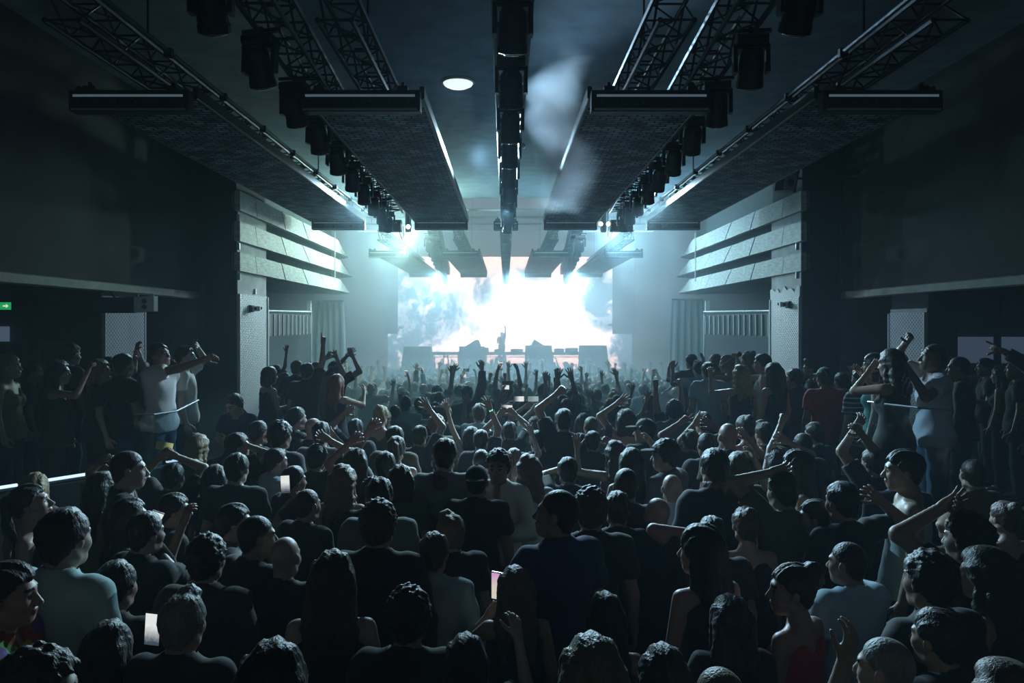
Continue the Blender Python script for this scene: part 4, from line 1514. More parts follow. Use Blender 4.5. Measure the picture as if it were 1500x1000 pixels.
def head_matrix(yaw, pitch):
    """turn about the neck"""
    R = np.array((Matrix.Rotation(yaw, 3, 'Z') @ Matrix.Rotation(pitch, 3, 'X')))
    return R, NECK - R @ NECK


def arms_box(J):
    P = np.concatenate([np.stack(j[:3]) for j in J] + [np.array([(-0.25, -0.2, 0), (0.25, 0.25, 1.62)])])
    return P.min(0) - 0.07, P.max(0) + 0.07


@cached
def body_mesh(lod, sex, L, R_, yaw, pitch, legs):
    J = [arm_joints(L, -1, sex), arm_joints(R_, 1, sex)]
    lo, hi = arms_box(J)
    lo[2] = -0.02 if legs else 0.78
    F_ = Field(lo, hi, LOD[lod][0])
    torso(F_, sex)
    r = arm_r(sex)
    for S, E, W, Rm, hp in J:
        F_.cap(S, E, r[0], r[1], 0.035)
        F_.cap(E, W, r[2], r[3], 0.015)
    parts = [F_.mesh()]
    for (S, E, W, Rm, hp), right in zip(J, (False, True)):
        v, q = hand_mesh(lod, hp, right)
        parts.append((v * (0.98 if sex == 'm' else 0.90) @ Rm.T + W, q))
    v, q = head_mesh(lod, sex)
    q0_v, q0 = v, q
    head_at = sum(len(p[1]) for p in parts)
    Rh, T = head_matrix(yaw, pitch)
    parts.append(((v + HEADC) @ Rh.T + T, q))
    if legs:
        G = Field((-0.24, -0.2, -0.02), (0.24, 0.58, 1.0), max(0.018, LOD[lod][0]))
        for s in (-1, 1) if legs == 'sit' else ():
            G.cap((s * 0.09, 0, 0.90), (s * 0.12, 0.40, 0.90), 0.085, 0.055, 0.01)
            G.cap((s * 0.12, 0.40, 0.90), (s * 0.13, 0.34, 0.48), 0.055, 0.038, 0.02)
            G.ell((s * 0.135, 0.40, 0.445), (0.045, 0.125, 0.042), 0.02)
        for s in (-1, 1) if legs != 'sit' else ():
            G.cap((s * 0.09, 0, 0.88), (s * 0.10, 0.01, 0.48), 0.085, 0.055, 0.01)
            G.cap((s * 0.10, 0.01, 0.48), (s * 0.105, -0.02, 0.08), 0.055, 0.038, 0.02)
            G.ell((s * 0.112, 0.045, 0.045), (0.045, 0.125, 0.042), 0.02)
            G.ell((s * 0.107, -0.03, 0.06), (0.038, 0.05, 0.055), 0.02)
        G.clip(-G.grids()[2] + 0.0)
        parts.append(G.mesh())
    V, Q = join(parts)
    mi = (V[Q[:, 0], 2] < (0.11 if legs != 'sit' else 0.50)).astype(int)
    if lod != 'far':
        nq = len(q0)
        c = q0_v[q0].mean(1)
        face = np.zeros(nq, int)
        face[(np.hypot(np.abs(c[:, 0]) - 0.031, (c[:, 2] + 0.003) * 1.25) < 0.0125) & (c[:, 1] > 0.075)] = 2
        face[(np.abs(c[:, 2] - 0.024 + np.abs(np.abs(c[:, 0]) - 0.03) * 0.15) < 0.006) & (np.abs(np.abs(c[:, 0]) - 0.032) < 0.021) & (c[:, 1] > 0.06)] = 2
        face[(np.abs(c[:, 2] + 0.068) < 0.011) & (np.abs(c[:, 0]) < 0.023) & (c[:, 1] > 0.085)] = 3
        mi[head_at:head_at + nq] = face
    return np_mesh('person', V, Q, [M_SKIN, M_SHOE, M_EYE, M_LIP], mi)


def folds(F_, amp, seed):
    X, Y, Z = F_.grids()
    a = np.sin(26 * Z + 9 * np.sin(7 * X + seed) + 5 * Y) + np.sin(19 * X - 14 * Z + seed * 2) + 0.7 * np.sin(43 * Z + 16 * X - 21 * Y)
    F_.f = F_.f + (amp * a).astype(np.float32)


@cached
def top_mesh(lod, sex, L, R_, kind):
    """tee, shirt (long sleeves and collar), polo (short sleeves and collar), tank, dress"""
    J = [arm_joints(L, -1, sex), arm_joints(R_, 1, sex)]
    lo, hi = arms_box(J)
    lo[2] = {'dress': 0.50}.get(kind, 0.80)
    lo -= 0.02
    hi += 0.02
    F_ = Field(lo, hi, LOD[lod][3])
    g = 0.0185 if lod == 'near' else 0.021
    torso(F_, sex, g, neck=False)
    F_.ell((0, 0, 0.94), (0.19 + g, 0.135 + g, 0.14), 0.05)
    if kind == 'dress':
        F_.cap((0, 0, 0.95), (0, 0, 0.55), 0.17, 0.20, 0.05, flat=True)
    else:
        F_.cap((0, 0, 1.05), (0, 0, 0.86), 0.135 if sex == 'm' else 0.125, 0.15, 0.06, flat=True)
    r = arm_r(sex)
    for S, E, W, Rm, hp in J:
        if kind in ('tee', 'polo'):
            F_.cap(S, S + (E - S) * 0.62, r[0] + g + 0.006, r[1] + g + 0.016, 0.03, flat=True)
        elif kind == 'shirt':
            F_.cap(S, E, r[0] + g + 0.004, r[1] + g + 0.008, 0.03)
            F_.cap(E, E + (W - E) * 0.9, r[2] + g + 0.006, r[3] + g + 0.006, 0.015, flat=True)
    if kind in ('tee', 'shirt', 'polo'):
        folds(F_, 0.0030, len(L) + len(R_))
    X, Y, Z = F_.grids()
    hem = 0.56 if kind == 'dress' else 0.865
    F_.clip(hem - Z + 0.006 * np.sin(11 * X + 3))
    if kind in ('tank', 'dress'):
        F_.clip(np.maximum(0, 0) + (Z - 1.40 + 0.9 * np.maximum(0, np.abs(np.abs(X) - 0.085) - 0.022)))
    # neckline
    if kind in ('shirt', 'polo'):
        F_.cap((0, -0.018, 1.43), (0, 0.0, 1.515), 0.080, 0.072, 0.012, flat=True)
        V_ = Field(lo, hi, LOD[lod][3])
        d = np.sqrt(X ** 2 + ((Y - 0.005) * 0.9) ** 2)
        F_.f = smax(F_.f, -np.maximum(d - 0.061, 1.485 - Z).astype(np.float32) * np.ones_like(F_.f), 0.002)
        F_.clip(-(np.abs(X) * 1.2 + np.maximum(0, 1.40 - Z) * 0.9 + np.maximum(0, 0.05 - Y) * 3 - 0.03))
    elif kind == 'tee':
        d = np.sqrt(X ** 2 + (Y - 0.012) ** 2)
        F_.clip(-np.maximum(d - 0.074, 1.442 - Y * 0.35 - Z))
    else:
        d = np.sqrt((X * 0.9) ** 2 + (Y - 0.01) ** 2)
        F_.clip(-np.maximum(d - 0.10, 1.36 - Y * 0.5 - Z))
    V, Q = F_.mesh()
    return np_mesh('top', V, Q, [M_CLOTH])


@cached
def trousers_mesh(sex, legs):
    F_ = Field((-0.26, -0.2, 0.04), (0.26, 0.2 if legs != 'sit' else 0.55, 1.05), 0.022)
    for s in (-1, 1) if legs == 'sit' else ():
        F_.cap((s * 0.085, 0, 0.90), (s * 0.12, 0.40, 0.90), 0.105, 0.078, 0.03)
        F_.cap((s * 0.12, 0.40, 0.90), (s * 0.13, 0.345, 0.50), 0.078, 0.060, 0.03, flat=True)
    for s in (-1, 1) if legs != 'sit' else ():
        F_.cap((s * 0.085, 0, 0.90), (s * 0.10, 0.01, 0.48), 0.105, 0.075, 0.03)
        F_.cap((s * 0.10, 0.01, 0.48), (s * 0.105, -0.015, 0.09), 0.075, 0.062, 0.03, flat=True)
    F_.ell((0, 0, 0.93), (0.170, 0.118, 0.12), 0.04)
    Z = F_.grids()[2]
    folds(F_, 0.003, 4)
    F_.clip(Z - (0.97 if legs != 'sit' else 1.0))
    V, Q = F_.mesh()
    return np_mesh('trousers', V, Q, [M_DENIM])


@cached
def hair_mesh(lod, kind):
    """in the head's own frame"""
    h = LOD[lod][4]
    long_ = kind in ('long', 'wavy', 'bob', 'ponytail')
    F_ = Field((-0.15, -0.20, -0.42 if long_ else -0.14), (0.15, 0.14, 0.20), h)
    g = {'buzz': 0.005, 'short': 0.014, 'curly': 0.026, 'quiff': 0.014, 'long': 0.018, 'wavy': 0.022, 'bob': 0.02, 'bun': 0.014, 'ponytail': 0.014, 'afro': 0.05, 'messy': 0.020}[kind]
    if lod == 'far':
        g += 0.004
    F_.ell((0, -0.012, 0.030), (0.076 + g, 0.096 + g, 0.091 + g), 0.02)
    if not long_:
        F_.ell((0, -0.034, -0.045), (0.062 + g * 0.5, 0.054 + g * 0.6, 0.056), 0.03)
    if kind == 'quiff':
        F_.ell((0, 0.05, 0.115), (0.055, 0.045, 0.035), 0.02)
    X, Y, Z = F_.grids()
    # hairline: from the brow over the ear to the nape
    line = np.where(Y > 0.012, 0.064 - 0.85 * (0.085 - np.minimum(Y, 0.085)), np.where(Y > -0.035, -0.030 + np.maximum(0, np.abs(Y + 0.012) - 0.012) * -0.3, -0.034 + (Y + 0.035) * 1.6))
    line = line + 0.006 * np.sin(90 * X + 40 * Y) + 0.004 * np.sin(170 * X + 3 * np.sin(60 * Y))
    if kind in ('buzz', 'short', 'curly', 'quiff', 'messy', 'bun', 'ponytail', 'afro'):
        F_.clip(np.maximum(line - Z, -0.098 - Z + 0 * Y), 0.014)
    else:
        front = np.where(Y > 0.02, 0.066 - (np.maximum(0, np.abs(X) - 0.035)) * 2.2, -0.10)
        F_.clip(front - Z, 0.01)
    if kind in ('long', 'wavy'):
        for s in (-1, 0, 1):
            F_.cap((s * 0.055, -0.055, 0.02), (s * 0.075, -0.085, -0.20), 0.052, 0.050, 0.03)
            F_.cap((s * 0.075, -0.085, -0.20), (s * 0.07, -0.10, -0.36), 0.050, 0.028, 0.03)
        for s in (-1, 1):
            F_.cap((s * 0.075, 0.01, 0.03), (s * 0.085, -0.005, -0.18), 0.024, 0.028, 0.02)
    elif kind == 'bob':
        for s in (-1, 0, 1):
            F_.cap((s * 0.05, -0.05, 0.02), (s * 0.06, -0.06, -0.11), 0.058, 0.052, 0.03)
        for s in (-1, 1):
            F_.cap((s * 0.078, 0.01, 0.03), (s * 0.082, 0.01, -0.09), 0.024, 0.022, 0.02)
    elif kind == 'bun':
        F_.ell((0, -0.095, 0.105), (0.045, 0.045, 0.042), 0.012)
    elif kind == 'ponytail':
        F_.ell((0, -0.115, 0.06), (0.028, 0.03, 0.028), 0.01)
        F_.cap((0, -0.125, 0.06), (0, -0.155, -0.08), 0.028, 0.030, 0.015)
        F_.cap((0, -0.155, -0.08), (0, -0.145, -0.24), 0.030, 0.012, 0.015)
    w = {'curly': 0.0075, 'afro': 0.008, 'messy': 0.006, 'wavy': 0.005, 'buzz': 0.0}.get(kind, 0.0030)
    if w:
        if kind in ('curly', 'afro', 'messy'):
            q = np.sin(95 * X + 3 * np.sin(60 * Z)) * np.sin(88 * Y + 2) * np.sin(92 * Z + 1) * 1.6
        elif kind == 'wavy':
            q = np.sin(70 * X + 6 * np.sin(22 * Z)) + 0.6 * np.sin(45 * Z + 30 * X)
        else:
            q = np.sin(120 * X + 25 * Y + 3 * np.sin(14 * Z)) + 0.5 * np.sin(75 * X - 40 * Y) + 1.2 * np.sin(38 * X + 9) * np.sin(33 * Y + 20 * Z) + 1.1 * np.sin(235 * X + 60 * Y + 2) * np.sin(120 * Z + 90 * Y)
        F_.f = F_.f + (w * q).astype(np.float32)
    V, Q = F_.mesh()
    return np_mesh('hair', V, Q, [M_HAIR])


@cached
def cap_mesh(lod, back):
    h = LOD[lod][4]
    F_ = Field((-0.12, -0.24, -0.02), (0.12, 0.24, 0.17), h)
    F_.ell((0, -0.012, 0.038), (0.088, 0.108, 0.098), 0.01)
    Z = F_.grids()[2]
    F_.clip(0.028 - Z)
    s = -1 if back else 1
    F_.ell((0, s * 0.12, 0.040), (0.070, 0.085, 0.012), 0.008)
    F_.ell((0, -0.012, 0.138), (0.012, 0.012, 0.008), 0.003)
    V, Q = F_.mesh()
    return np_mesh('cap', V, Q, [M_CLOTH])


M_SKIN = color_mat('skin', 0.46, spec=0.5, sheen=0.1, var=0.12, scale=25, bump=0.05)
M_CLOTH = color_mat('cloth', 0.8, spec=0.25, sheen=0.14, bump=0.25, scale=220, var=0.18)
M_DENIM = color_mat('denim', 0.85, spec=0.2, bump=0.2, scale=160, var=0.3)
M_HAIR = color_mat('hair_strands', 0.48, spec=0.42, sheen=0.12, bump=1.0, scale=26, stretch=(5, 3, 1), var=0.6)
M_EYE = mat('eye_dark', (0.02, 0.016, 0.013), 0.3)
M_LIP = mat('lips', (0.30, 0.09, 0.085), 0.45)
M_SHOE = mat('shoe_leather', (0.02, 0.02, 0.022), 0.5)

SKINS = {'pale': (0.42, 0.29, 0.23), 'tan': (0.30, 0.19, 0.135), 'brown': (0.20, 0.115, 0.075), 'dark': (0.085, 0.05, 0.035)}
HAIRS = {'black': (0.012, 0.010, 0.009), 'dark': (0.028, 0.019, 0.013), 'brown': (0.07, 0.042, 0.024), 'blond': (0.34, 0.25, 0.13), 'fair': (0.22, 0.15, 0.08), 'grey': (0.27, 0.27, 0.27), 'ginger': (0.22, 0.08, 0.03)}
COLS = {'black': (0.022, 0.022, 0.025), 'dark': (0.04, 0.041, 0.045), 'grey': (0.16, 0.165, 0.17), 'white': (0.68, 0.70, 0.70), 'navy': (0.018, 0.028, 0.065), 'blue': (0.032, 0.048, 0.11), 'lightblue': (0.34, 0.50, 0.56), 'red': (0.42, 0.035, 0.04), 'olive': (0.09, 0.09, 0.045), 'yellow': (0.26, 0.23, 0.07), 'pink': (0.45, 0.25, 0.27), 'green': (0.05, 0.30, 0.12), 'brown': (0.10, 0.065, 0.045), 'teal': (0.05, 0.22, 0.24)}
DENIMS = [(0.02, 0.03, 0.06), (0.015, 0.015, 0.017), (0.05, 0.09, 0.15), (0.03, 0.03, 0.035)]

PEOPLE = []


def person(x, y, z, height, yaw, L='down', R='down', sex='m', hair='short', hc='dark', top='tee', tc='dark', skin='pale', label='', group=None, hy=0.0, hp=0.0, lod='near', lean=(0, 0), cap=None, legs=True, jeans=None):
    """yaw 0 faces the stage, -90 faces right, +90 faces left (degrees); hy, hp turn the head only (hp > 0 looks up)"""
    me = body_mesh(lod, sex, L, R, round(math.radians(hy), 3), round(math.radians(hp), 3), legs)
    o = thing('person', label, 'person', (x, y, z), 0, group, me)
    s = height / 1.75
    o.scale = (s, s, s)
    o.rotation_euler = (math.radians(lean[0]), math.radians(lean[1]), math.radians(yaw))
    j = lambda c, a=0.15: tuple(min(1, v * random.uniform(1 - a, 1 + a)) for v in c)
    o.color = (*j(SKINS[skin], 0.1), 1)
    t = link('top' if top != 'dress' else 'dress', top_mesh(lod, sex, L, R, top), o)
    t.color = (*j(COLS[tc] if isinstance(tc, str) else tc, 0.12), 1)
    if legs and top != 'dress':
        b = link('trousers', trousers_mesh(sex, legs), o)
        b.color = (*(DENIMS[random.randrange(4)] if jeans is None else jeans), 1)
    Rh, T = head_matrix(math.radians(hy), math.radians(hp))
    Mh = Matrix.Translation(Vector(T)) @ Matrix(Rh.tolist()).to_4x4() @ Matrix.Translation(Vector(HEADC))
    if hair != 'bald':
        h = link('hair', hair_mesh(lod, hair), o)
        h.matrix_local = Mh
        h.color = (*j(HAIRS[hc], 0.2), 1)
    if cap:
        c = link('cap', cap_mesh(lod, cap[1] == 'back'), o)
        c.matrix_local = Mh
        c.color = (*COLS[cap[0]], 1)
    PEOPLE.append((x, y, height, label))
    o['_L'], o['_R'], o['_sex'] = L, R, sex
    return o


def world_matrix(o):
    return Matrix.LocRotScale(o.location, o.rotation_euler, o.scale)


def grip(o, side):
    """world position and rotation of a hand"""
    arm = o['_L'] if side < 0 else o['_R']
    S, E, W, Rm, hp = arm_joints(arm, side, o['_sex'])
    M4 = world_matrix(o) @ Matrix.Translation(Vector(W)) @ Matrix(Rm.tolist()).to_4x4()
    return M4


M_PHONE = mat('phone_body', (0.015, 0.015, 0.017), 0.25)


def phone(loc, rot, label, screen=None, strength=0.0, cat='phone'):
    """rot: Euler; the screen looks along local -y"""
    t = thing('phone', label, cat, loc)
    t.rotation_euler = rot
    MB().bbox((0, 0, 0), (0.074, 0.009, 0.150), 0.004).build('case', M_PHONE, t)
    if screen is None:
        screen_m = M_GLASS
    else:
        screen_m = screen
    MB().box((0, -0.0052, 0.0), (0.068, 0.0015, 0.138)).build('display', screen_m, t)
    MB().lathe([(0.006, 0), (0.005, 0.002)], (0.022, 0.0045, 0.06), (0, 1, 0), 8).build('camera_lens', M_GLASS, t)
    return t


def phone_in_hand(o, side, label, screen, tilt=(0, 0, 0), off=(0.0, 0.035, 0.085), land=False):
    M4 = grip(o, side)
    p = M4 @ Vector(off)
    yaw = o.rotation_euler.z
    e = Euler((math.radians(tilt[0]), math.radians(tilt[1]) + (PI / 2 if land else 0), yaw + math.radians(tilt[2])))
    return phone(p, e, label, screen)
# ================================================================== the crowd
TIER = 0.55


def stripe_mat():
    m = bpy.data.materials.new('striped_cloth')
    N, L, b = nodes(m)
    tc = N.new('ShaderNodeTexCoord')
    sp = N.new('ShaderNodeSeparateXYZ')
    L.new(tc.outputs['Object'], sp.inputs[0])
    w = N.new('ShaderNodeMath')
    w.operation = 'MULTIPLY'
    w.inputs[1].default_value = 120
    L.new(sp.outputs['Z'], w.inputs[0])
    s_ = N.new('ShaderNodeMath')
    s_.operation = 'SINE'
    L.new(w.outputs[0], s_.inputs[0])
    cr = N.new('ShaderNodeValToRGB')
    cr.color_ramp.elements[0].position = 0.45
    cr.color_ramp.elements[1].position = 0.55
    cr.color_ramp.elements[0].color = (0.04, 0.045, 0.055, 1)
    cr.color_ramp.elements[1].color = (0.38, 0.42, 0.46, 1)
    L.new(s_.outputs[0], cr.inputs[0])
    L.new(cr.outputs[0], b.inputs['Base Color'])
    b.inputs['Roughness'].default_value = 0.85
    return m


def floral_mat():
    m = bpy.data.materials.new('floral_cloth')
    N, L, b = nodes(m)
    tc = N.new('ShaderNodeTexCoord')
    v = N.new('ShaderNodeTexVoronoi')
    v.inputs['Scale'].default_value = 17
    L.new(tc.outputs['Object'], v.inputs['Vector'])
    cr = N.new('ShaderNodeValToRGB')
    e = cr.color_ramp.elements
    cr.color_ramp.interpolation = 'CONSTANT'
    e[0].color = (0.40, 0.03, 0.03, 1)
    e[1].position, e[1].color = 0.82, (0.10, 0.35, 0.06, 1)
    for p, c in ((0.45, (0.45, 0.07, 0.02, 1)), (0.62, (0.12, 0.06, 0.28, 1)), (0.72, (0.55, 0.45, 0.05, 1))):
        q = e.new(p)
        q.color = c
    sc = N.new('ShaderNodeSeparateColor')
    L.new(v.outputs['Color'], sc.inputs[0])
    L.new(sc.outputs[0], cr.inputs[0])
    L.new(cr.outputs[0], b.inputs['Base Color'])
    b.inputs['Roughness'].default_value = 0.8
    return m


M_STRIPE, M_FLORAL = stripe_mat(), floral_mat()


def dress_in(o, m):
    for c in o.children:
        if c.name.startswith('top'):
            c.material_slots[0].link = 'OBJECT'
            c.material_slots[0].material = m



def live_mat(name, top, bottom, split, strength):
    """a phone display that shows the bright stage over a dark crowd"""
    m = bpy.data.materials.new(name)
    m.use_nodes = True
    N, L = m.node_tree.nodes, m.node_tree.links
    N.clear()
    o = N.new('ShaderNodeOutputMaterial')
    e = N.new('ShaderNodeEmission')
    tc = N.new('ShaderNodeTexCoord')
    sp = N.new('ShaderNodeSeparateXYZ')
    nz = N.new('ShaderNodeTexNoise')
    nz.inputs['Scale'].default_value = 60
    ad = N.new('ShaderNodeMath')
    ad.operation = 'MULTIPLY_ADD'
    ad.inputs[1].default_value = 0.03
    cr = N.new('ShaderNodeValToRGB')
    mr = N.new('ShaderNodeMapRange')
    mr.inputs[1].default_value = split - 0.02
    mr.inputs[2].default_value = split + 0.05
    L.new(tc.outputs['Object'], sp.inputs[0])
    L.new(tc.outputs['Object'], nz.inputs['Vector'])
    L.new(nz.outputs['Fac'], ad.inputs[0])
    L.new(sp.outputs['Z'], ad.inputs[2])
    L.new(ad.outputs[0], mr.inputs[0])
    L.new(mr.outputs[0], cr.inputs[0])
    cr.color_ramp.elements[0].color = (*bottom, 1)
    cr.color_ramp.elements[1].color = (*top, 1)
    L.new(cr.outputs[0], e.inputs[0])
    e.inputs[1].default_value = strength
    L.new(e.outputs[0], o.inputs[0])
    return m


LIVE = live_mat('display_white', (0.95, 1.0, 0.98), (0.06, 0.09, 0.12), -0.02, 0.8)
LIVE_PINK = live_mat('display_pink', (0.85, 0.45, 0.85), (0.95, 0.85, 0.72), 0.03, 0.7)
LIVE_TEAL = live_mat('display_teal', (0.35, 0.75, 0.72), (0.03, 0.07, 0.03), -0.02, 0.5)
LIVE_LIME = live_mat('display_lime', (0.75, 0.9, 0.45), (0.03, 0.05, 0.03), 0.03, 0.45)


def lod_of(d):
    return 'near' if d < 5.8 else 'mid' if d < 11 else 'far'


def P(x, yt, w, yaw, L, R, sex, hair, hc, top, tc, skin, label, d=None, fl=None, hands=None, height=None, **kw):
    """a person whose crown is seen at pixel (x, yt) with a head w pixels wide; hands: {side: (px, py, depth offset, hand)}"""
    dd = d or F * 0.172 / w
    for _ in range(4):
        fz = fl if fl is not None else floor_z(dd)
        H = CZ - fz - (yt - VPY) * dd / F
        if height:
            Hc = height
        else:
            Hc = min(max(H, 1.56 if sex == 'f' else 1.64), 1.84 if sex == 'f' else 1.95)
        if abs(H - Hc) > 1e-3 and yt - VPY > 45 and d is None:
            dd = (CZ - fz - Hc) * F / (yt - VPY)
        else:
            break
    X = (x - VPX) * dd / F
    s = Hc / 1.765
    # keep the face, not the feet, on the pixel: figures lean very little, so nothing to do
    arms = {-1: L, 1: R}
    if hands:
        M4 = Matrix.LocRotScale(Vector((X, dd, fz)), Euler((0, 0, math.radians(yaw))), Vector((s, s, s))).inverted()
        for side, (hx, hy_, off, hp) in hands.items():
            wpt = at(hx, hy_, dd + off) - Vector((0, 0, 0.075))
            pole = (0.7, 0.1, -0.75)
            arms[side] = reach(side, sex, tuple(M4 @ wpt), hp, pole)
    hair_ = hair
    o = person(X, dd, fz, s * 1.75, yaw, arms[-1], arms[1], sex, hair_, hc, top, tc, skin, label, lod=lod_of(dd), **kw)
    return o


GL = 'guests standing on the raised side platform by the light strip'
GR = 'guests on the raised side platform by the torn-paper column'
# ---- side platform with the white-shirted men
P(12, 518, 26, -82, 'down', 'down', 'f', 'bun', 'blond', 'tank', 'yellow', 'pale', 'blonde woman with an updo and yellow top in profile by the lounge doors', d=7.9, fl=PFZ, hp=4, group=GL)
P(82, 526, 30, -70, 'down', 'halfrelax', 'f', 'long', 'dark', 'tank', 'dark', 'pale', 'long-haired woman in dark top holding fingers near her mouth, by the doors', d=7.6, fl=PFZ, group=GL)
P(142, 525, 28, -55, 'down', 'down', 'f', 'bob', 'fair', 'tee', 'black', 'pale', 'fair-haired woman in black in front of the shorter mesh column', d=7.9, fl=PFZ, group=GL, hy=-20)
P(100, 502, 24, -30, 'down', 'down', 'm', 'curly', 'black', 'tee', 'black', 'tan', 'tall dark curly-haired man standing behind the long-haired woman by the doors', d=9.0, fl=PFZ, group=GL)
P(178, 516, 27, -35, 'down', 'bent', 'm', 'short', 'black', 'polo', 'black', 'tan', 'dark-haired man in black polo seen from behind beside the white-shirted man', d=8.0, fl=PFZ, group=GL)
o = P(234, 501, 30, -105, 'half', 'side', 'm', 'short', 'dark', 'tee', 'white', 'tan', 'man in white T-shirt with one arm stretched out towards the mesh column', d=8.1, fl=PFZ, group=GL, hp=14, hands={1: (338, 505, -0.05, 'relaxed'), -1: (204, 512, 0.05, 'claw')}, jeans=(0.05, 0.09, 0.15))
P(270, 505, 28, -78, 'up', 'down', 'm', 'short', 'dark', 'tee', 'white', 'pale', 'second man in white T-shirt and jeans, one wrist raised high', d=8.9, fl=PFZ, group=GL, hp=6, hands={-1: (289, 499, 0.2, 'relaxed')}, jeans=(0.05, 0.09, 0.15))
P(156, 522, 22, -40, 'down', 'upin', 'm', 'messy', 'dark', 'tee', 'dark', 'tan', 'man with tousled hair reaching a hand up before the shorter mesh column', d=9.0, fl=PFZ, group=GL, hands={1: (200, 505, 0, 'claw')})
P(250, 526, 20, -60, 'down', 'down', 'f', 'long', 'brown', 'tank', 'dark', 'pale', 'woman half hidden between the two white-shirted men', d=9.6, fl=TIER, group=GL)
P(205, 528, 22, -70, 'half', 'half', 'f', 'long', 'dark', 'tank', 'olive', 'tan', 'woman hidden behind the white-shirted man with both hands up', d=9.2, fl=PFZ, group=GL)
P(45, 548, 24, -60, 'bent', 'down', 'm', 'short', 'dark', 'tee', 'black', 'tan', 'man in black between the blonde woman in yellow and the long-haired woman', d=8.6, fl=PFZ, group=GL)
# ---- guests at the tables under the bands
GT = 'guests on the platform under the bands behind the seated man'
P(350, 556, 22, 165, 'cross', 'belly', 'm', 'messy', 'brown', 'tee', 'navy', 'pale', 'seated man in navy T-shirt with folded arms below the mesh column', d=9.5, fl=TIER - 0.41 * 1.02, height=1.80, legs='sit', hp=-22, hy=-18)
t = thing('bar_stool', 'dark bar stool under the seated man in navy T-shirt', 'stool', ((350 - VPX) * 9.5 / F, 9.52, TIER))
MB().lathe([(0.16, 0.30), (0.19, 0.33), (0.19, 0.37), (0.17, 0.385)], n=16).build('seat', M_DARK, t)
MB().lathe([(0.03, 0.02), (0.03, 0.30)], n=10).build('stem', M_STEEL, t)
MB().lathe([(0.19, 0.0), (0.19, 0.015), (0.03, 0.03)], n=16).build('base', M_STEEL, t)
t = thing('high_table', 'small dark high table with a pale edge beside the woman with the bob', 'table', ((418 - VPX) * 10.6 / F, 10.6, TIER))
MB().bbox((0, 0, 0.62), (0.62, 0.5, 0.04), 0.012).build('tabletop', M_DARK, t)
MB().box((0, -0.255, 0.62), (0.6, 0.012, 0.025)).build('edge_strip', M_EDGE, t)
MB().lathe([(0.22, 0.0), (0.2, 0.02), (0.035, 0.04), (0.035, 0.60)], n=14).build('pedestal', M_STEEL, t)
P(393, 536, 21, -45, 'down', 'bent', 'f', 'bob', 'brown', 'tank', 'black', 'pale', 'woman with a brown bob in black top leaning on the high table', d=10.2, fl=TIER, group=GT)
P(434, 527, 16, -8, 'down', 'down', 'm', 'short', 'fair', 'tee', 'black', 'pale', 'fair-haired man in black beside the man with broad dark shoulders', d=11.4, fl=TIER, group=GT)
P(449, 530, 17, -5, 'down', 'point', 'm', 'short', 'dark', 'tee', 'dark', 'pale', 'broad-shouldered man in dark T-shirt seen from behind under the bands', d=10.2, fl=TIER, group=GT)
P(463, 528, 16, -15, 'up', 'up', 'm', 'buzz', 'fair', 'tee', 'grey', 'pale', 'close-cropped man throwing both hands up before the curtain', d=11.0, fl=TIER, group=GT, hands={-1: (478, 517, 0.3, 'claw'), 1: (493, 516, 0, 'claw')})
P(489, 528, 17, -12, 'up', 'up', 'm', 'short', 'dark', 'tee', 'dark', 'tan', 'capped man with two straight raised arms nearest the wing screen', d=11.2, fl=TIER, group=GT, hands={-1: (509, 513, 0.2, 'open'), 1: (517, 515, 0.0, 'flat')}, cap=('teal', 'back'))
P(492, 547, 20, -30, 'phonelow', 'phone', 'f', 'long', 'ginger', 'tank', 'dark', 'pale', 'woman with long reddish hair below the capped man with raised arms', d=9.3, fl=TIER, group=GT)
P(404, 560, 15, -20, 'down', 'up', 'f', 'ponytail', 'fair', 'tee', 'grey', 'pale', 'woman far behind the high table with one slim arm raised', d=12.6, fl=TIER, group=GT)
P(416, 566, 14, -20, 'half', 'down', 'm', 'short', 'brown', 'tee', 'grey', 'pale', 'man in grey far behind the high table with a lifted hand', d=12.4, fl=TIER - 0.2, group=GT)
# ---- opposite platform
P(1014, 518, 15, 20, 'phone', 'down', 'm', 'short', 'dark', 'tee', 'grey', 'pale', 'man in grey lifting a bent elbow at the platform end nearest the stage', d=12.2, fl=TIER, group=GR)
P(1025, 528, 15, 15, 'halfrelax', 'down', 'm', 'quiff', 'dark', 'tee', 'lightblue', 'pale', 'slim man in light blue between the bent elbow man and the grey-blue tee', d=11.2, fl=TIER, group=GR)
P(1038, 529, 17, 8, 'down', 'down', 'm', 'short', 'dark', 'polo', 'lightblue', 'pale', 'man in a plain grey-blue polo seen from behind at the platform edge', d=10.2, fl=TIER, group=GR)
P(1049, 518, 15, 10, 'down', 'down', 'f', 'bob', 'fair', 'tank', 'grey', 'pale', 'fair bobbed head behind the man in the grey-blue polo', d=12.2, fl=TIER, group=GR)
P(1067, 519, 15, 65, 'half', 'down', 'f', 'bun', 'blond', 'tank', 'white', 'pale', 'light blonde woman in profile with pinned hair on the far platform', d=11.3, fl=TIER, group=GR)
P(1086, 534, 21, 15, 'halfclaw', 'down', 'f', 'wavy', 'blond', 'tank', 'dark', 'pale', 'woman with long wavy blonde hair down her back', d=9.5, fl=TIER, group=GR)
P(1098, 513, 15, 25, 'fist', 'down', 'f', 'bun', 'fair', 'tank', 'dark', 'tan', 'woman with pinned fair hair and a raised fist before the mesh column', d=11.2, fl=TIER, group=GR, hands={-1: (1079, 514, 0, 'fist')})
P(1119, 517, 16, 70, 'down', 'halfrelax', 'm', 'messy', 'dark', 'tank', 'white', 'pale', 'man in white singlet in profile with a hand near his chin', d=10.4, fl=TIER, group=GR)
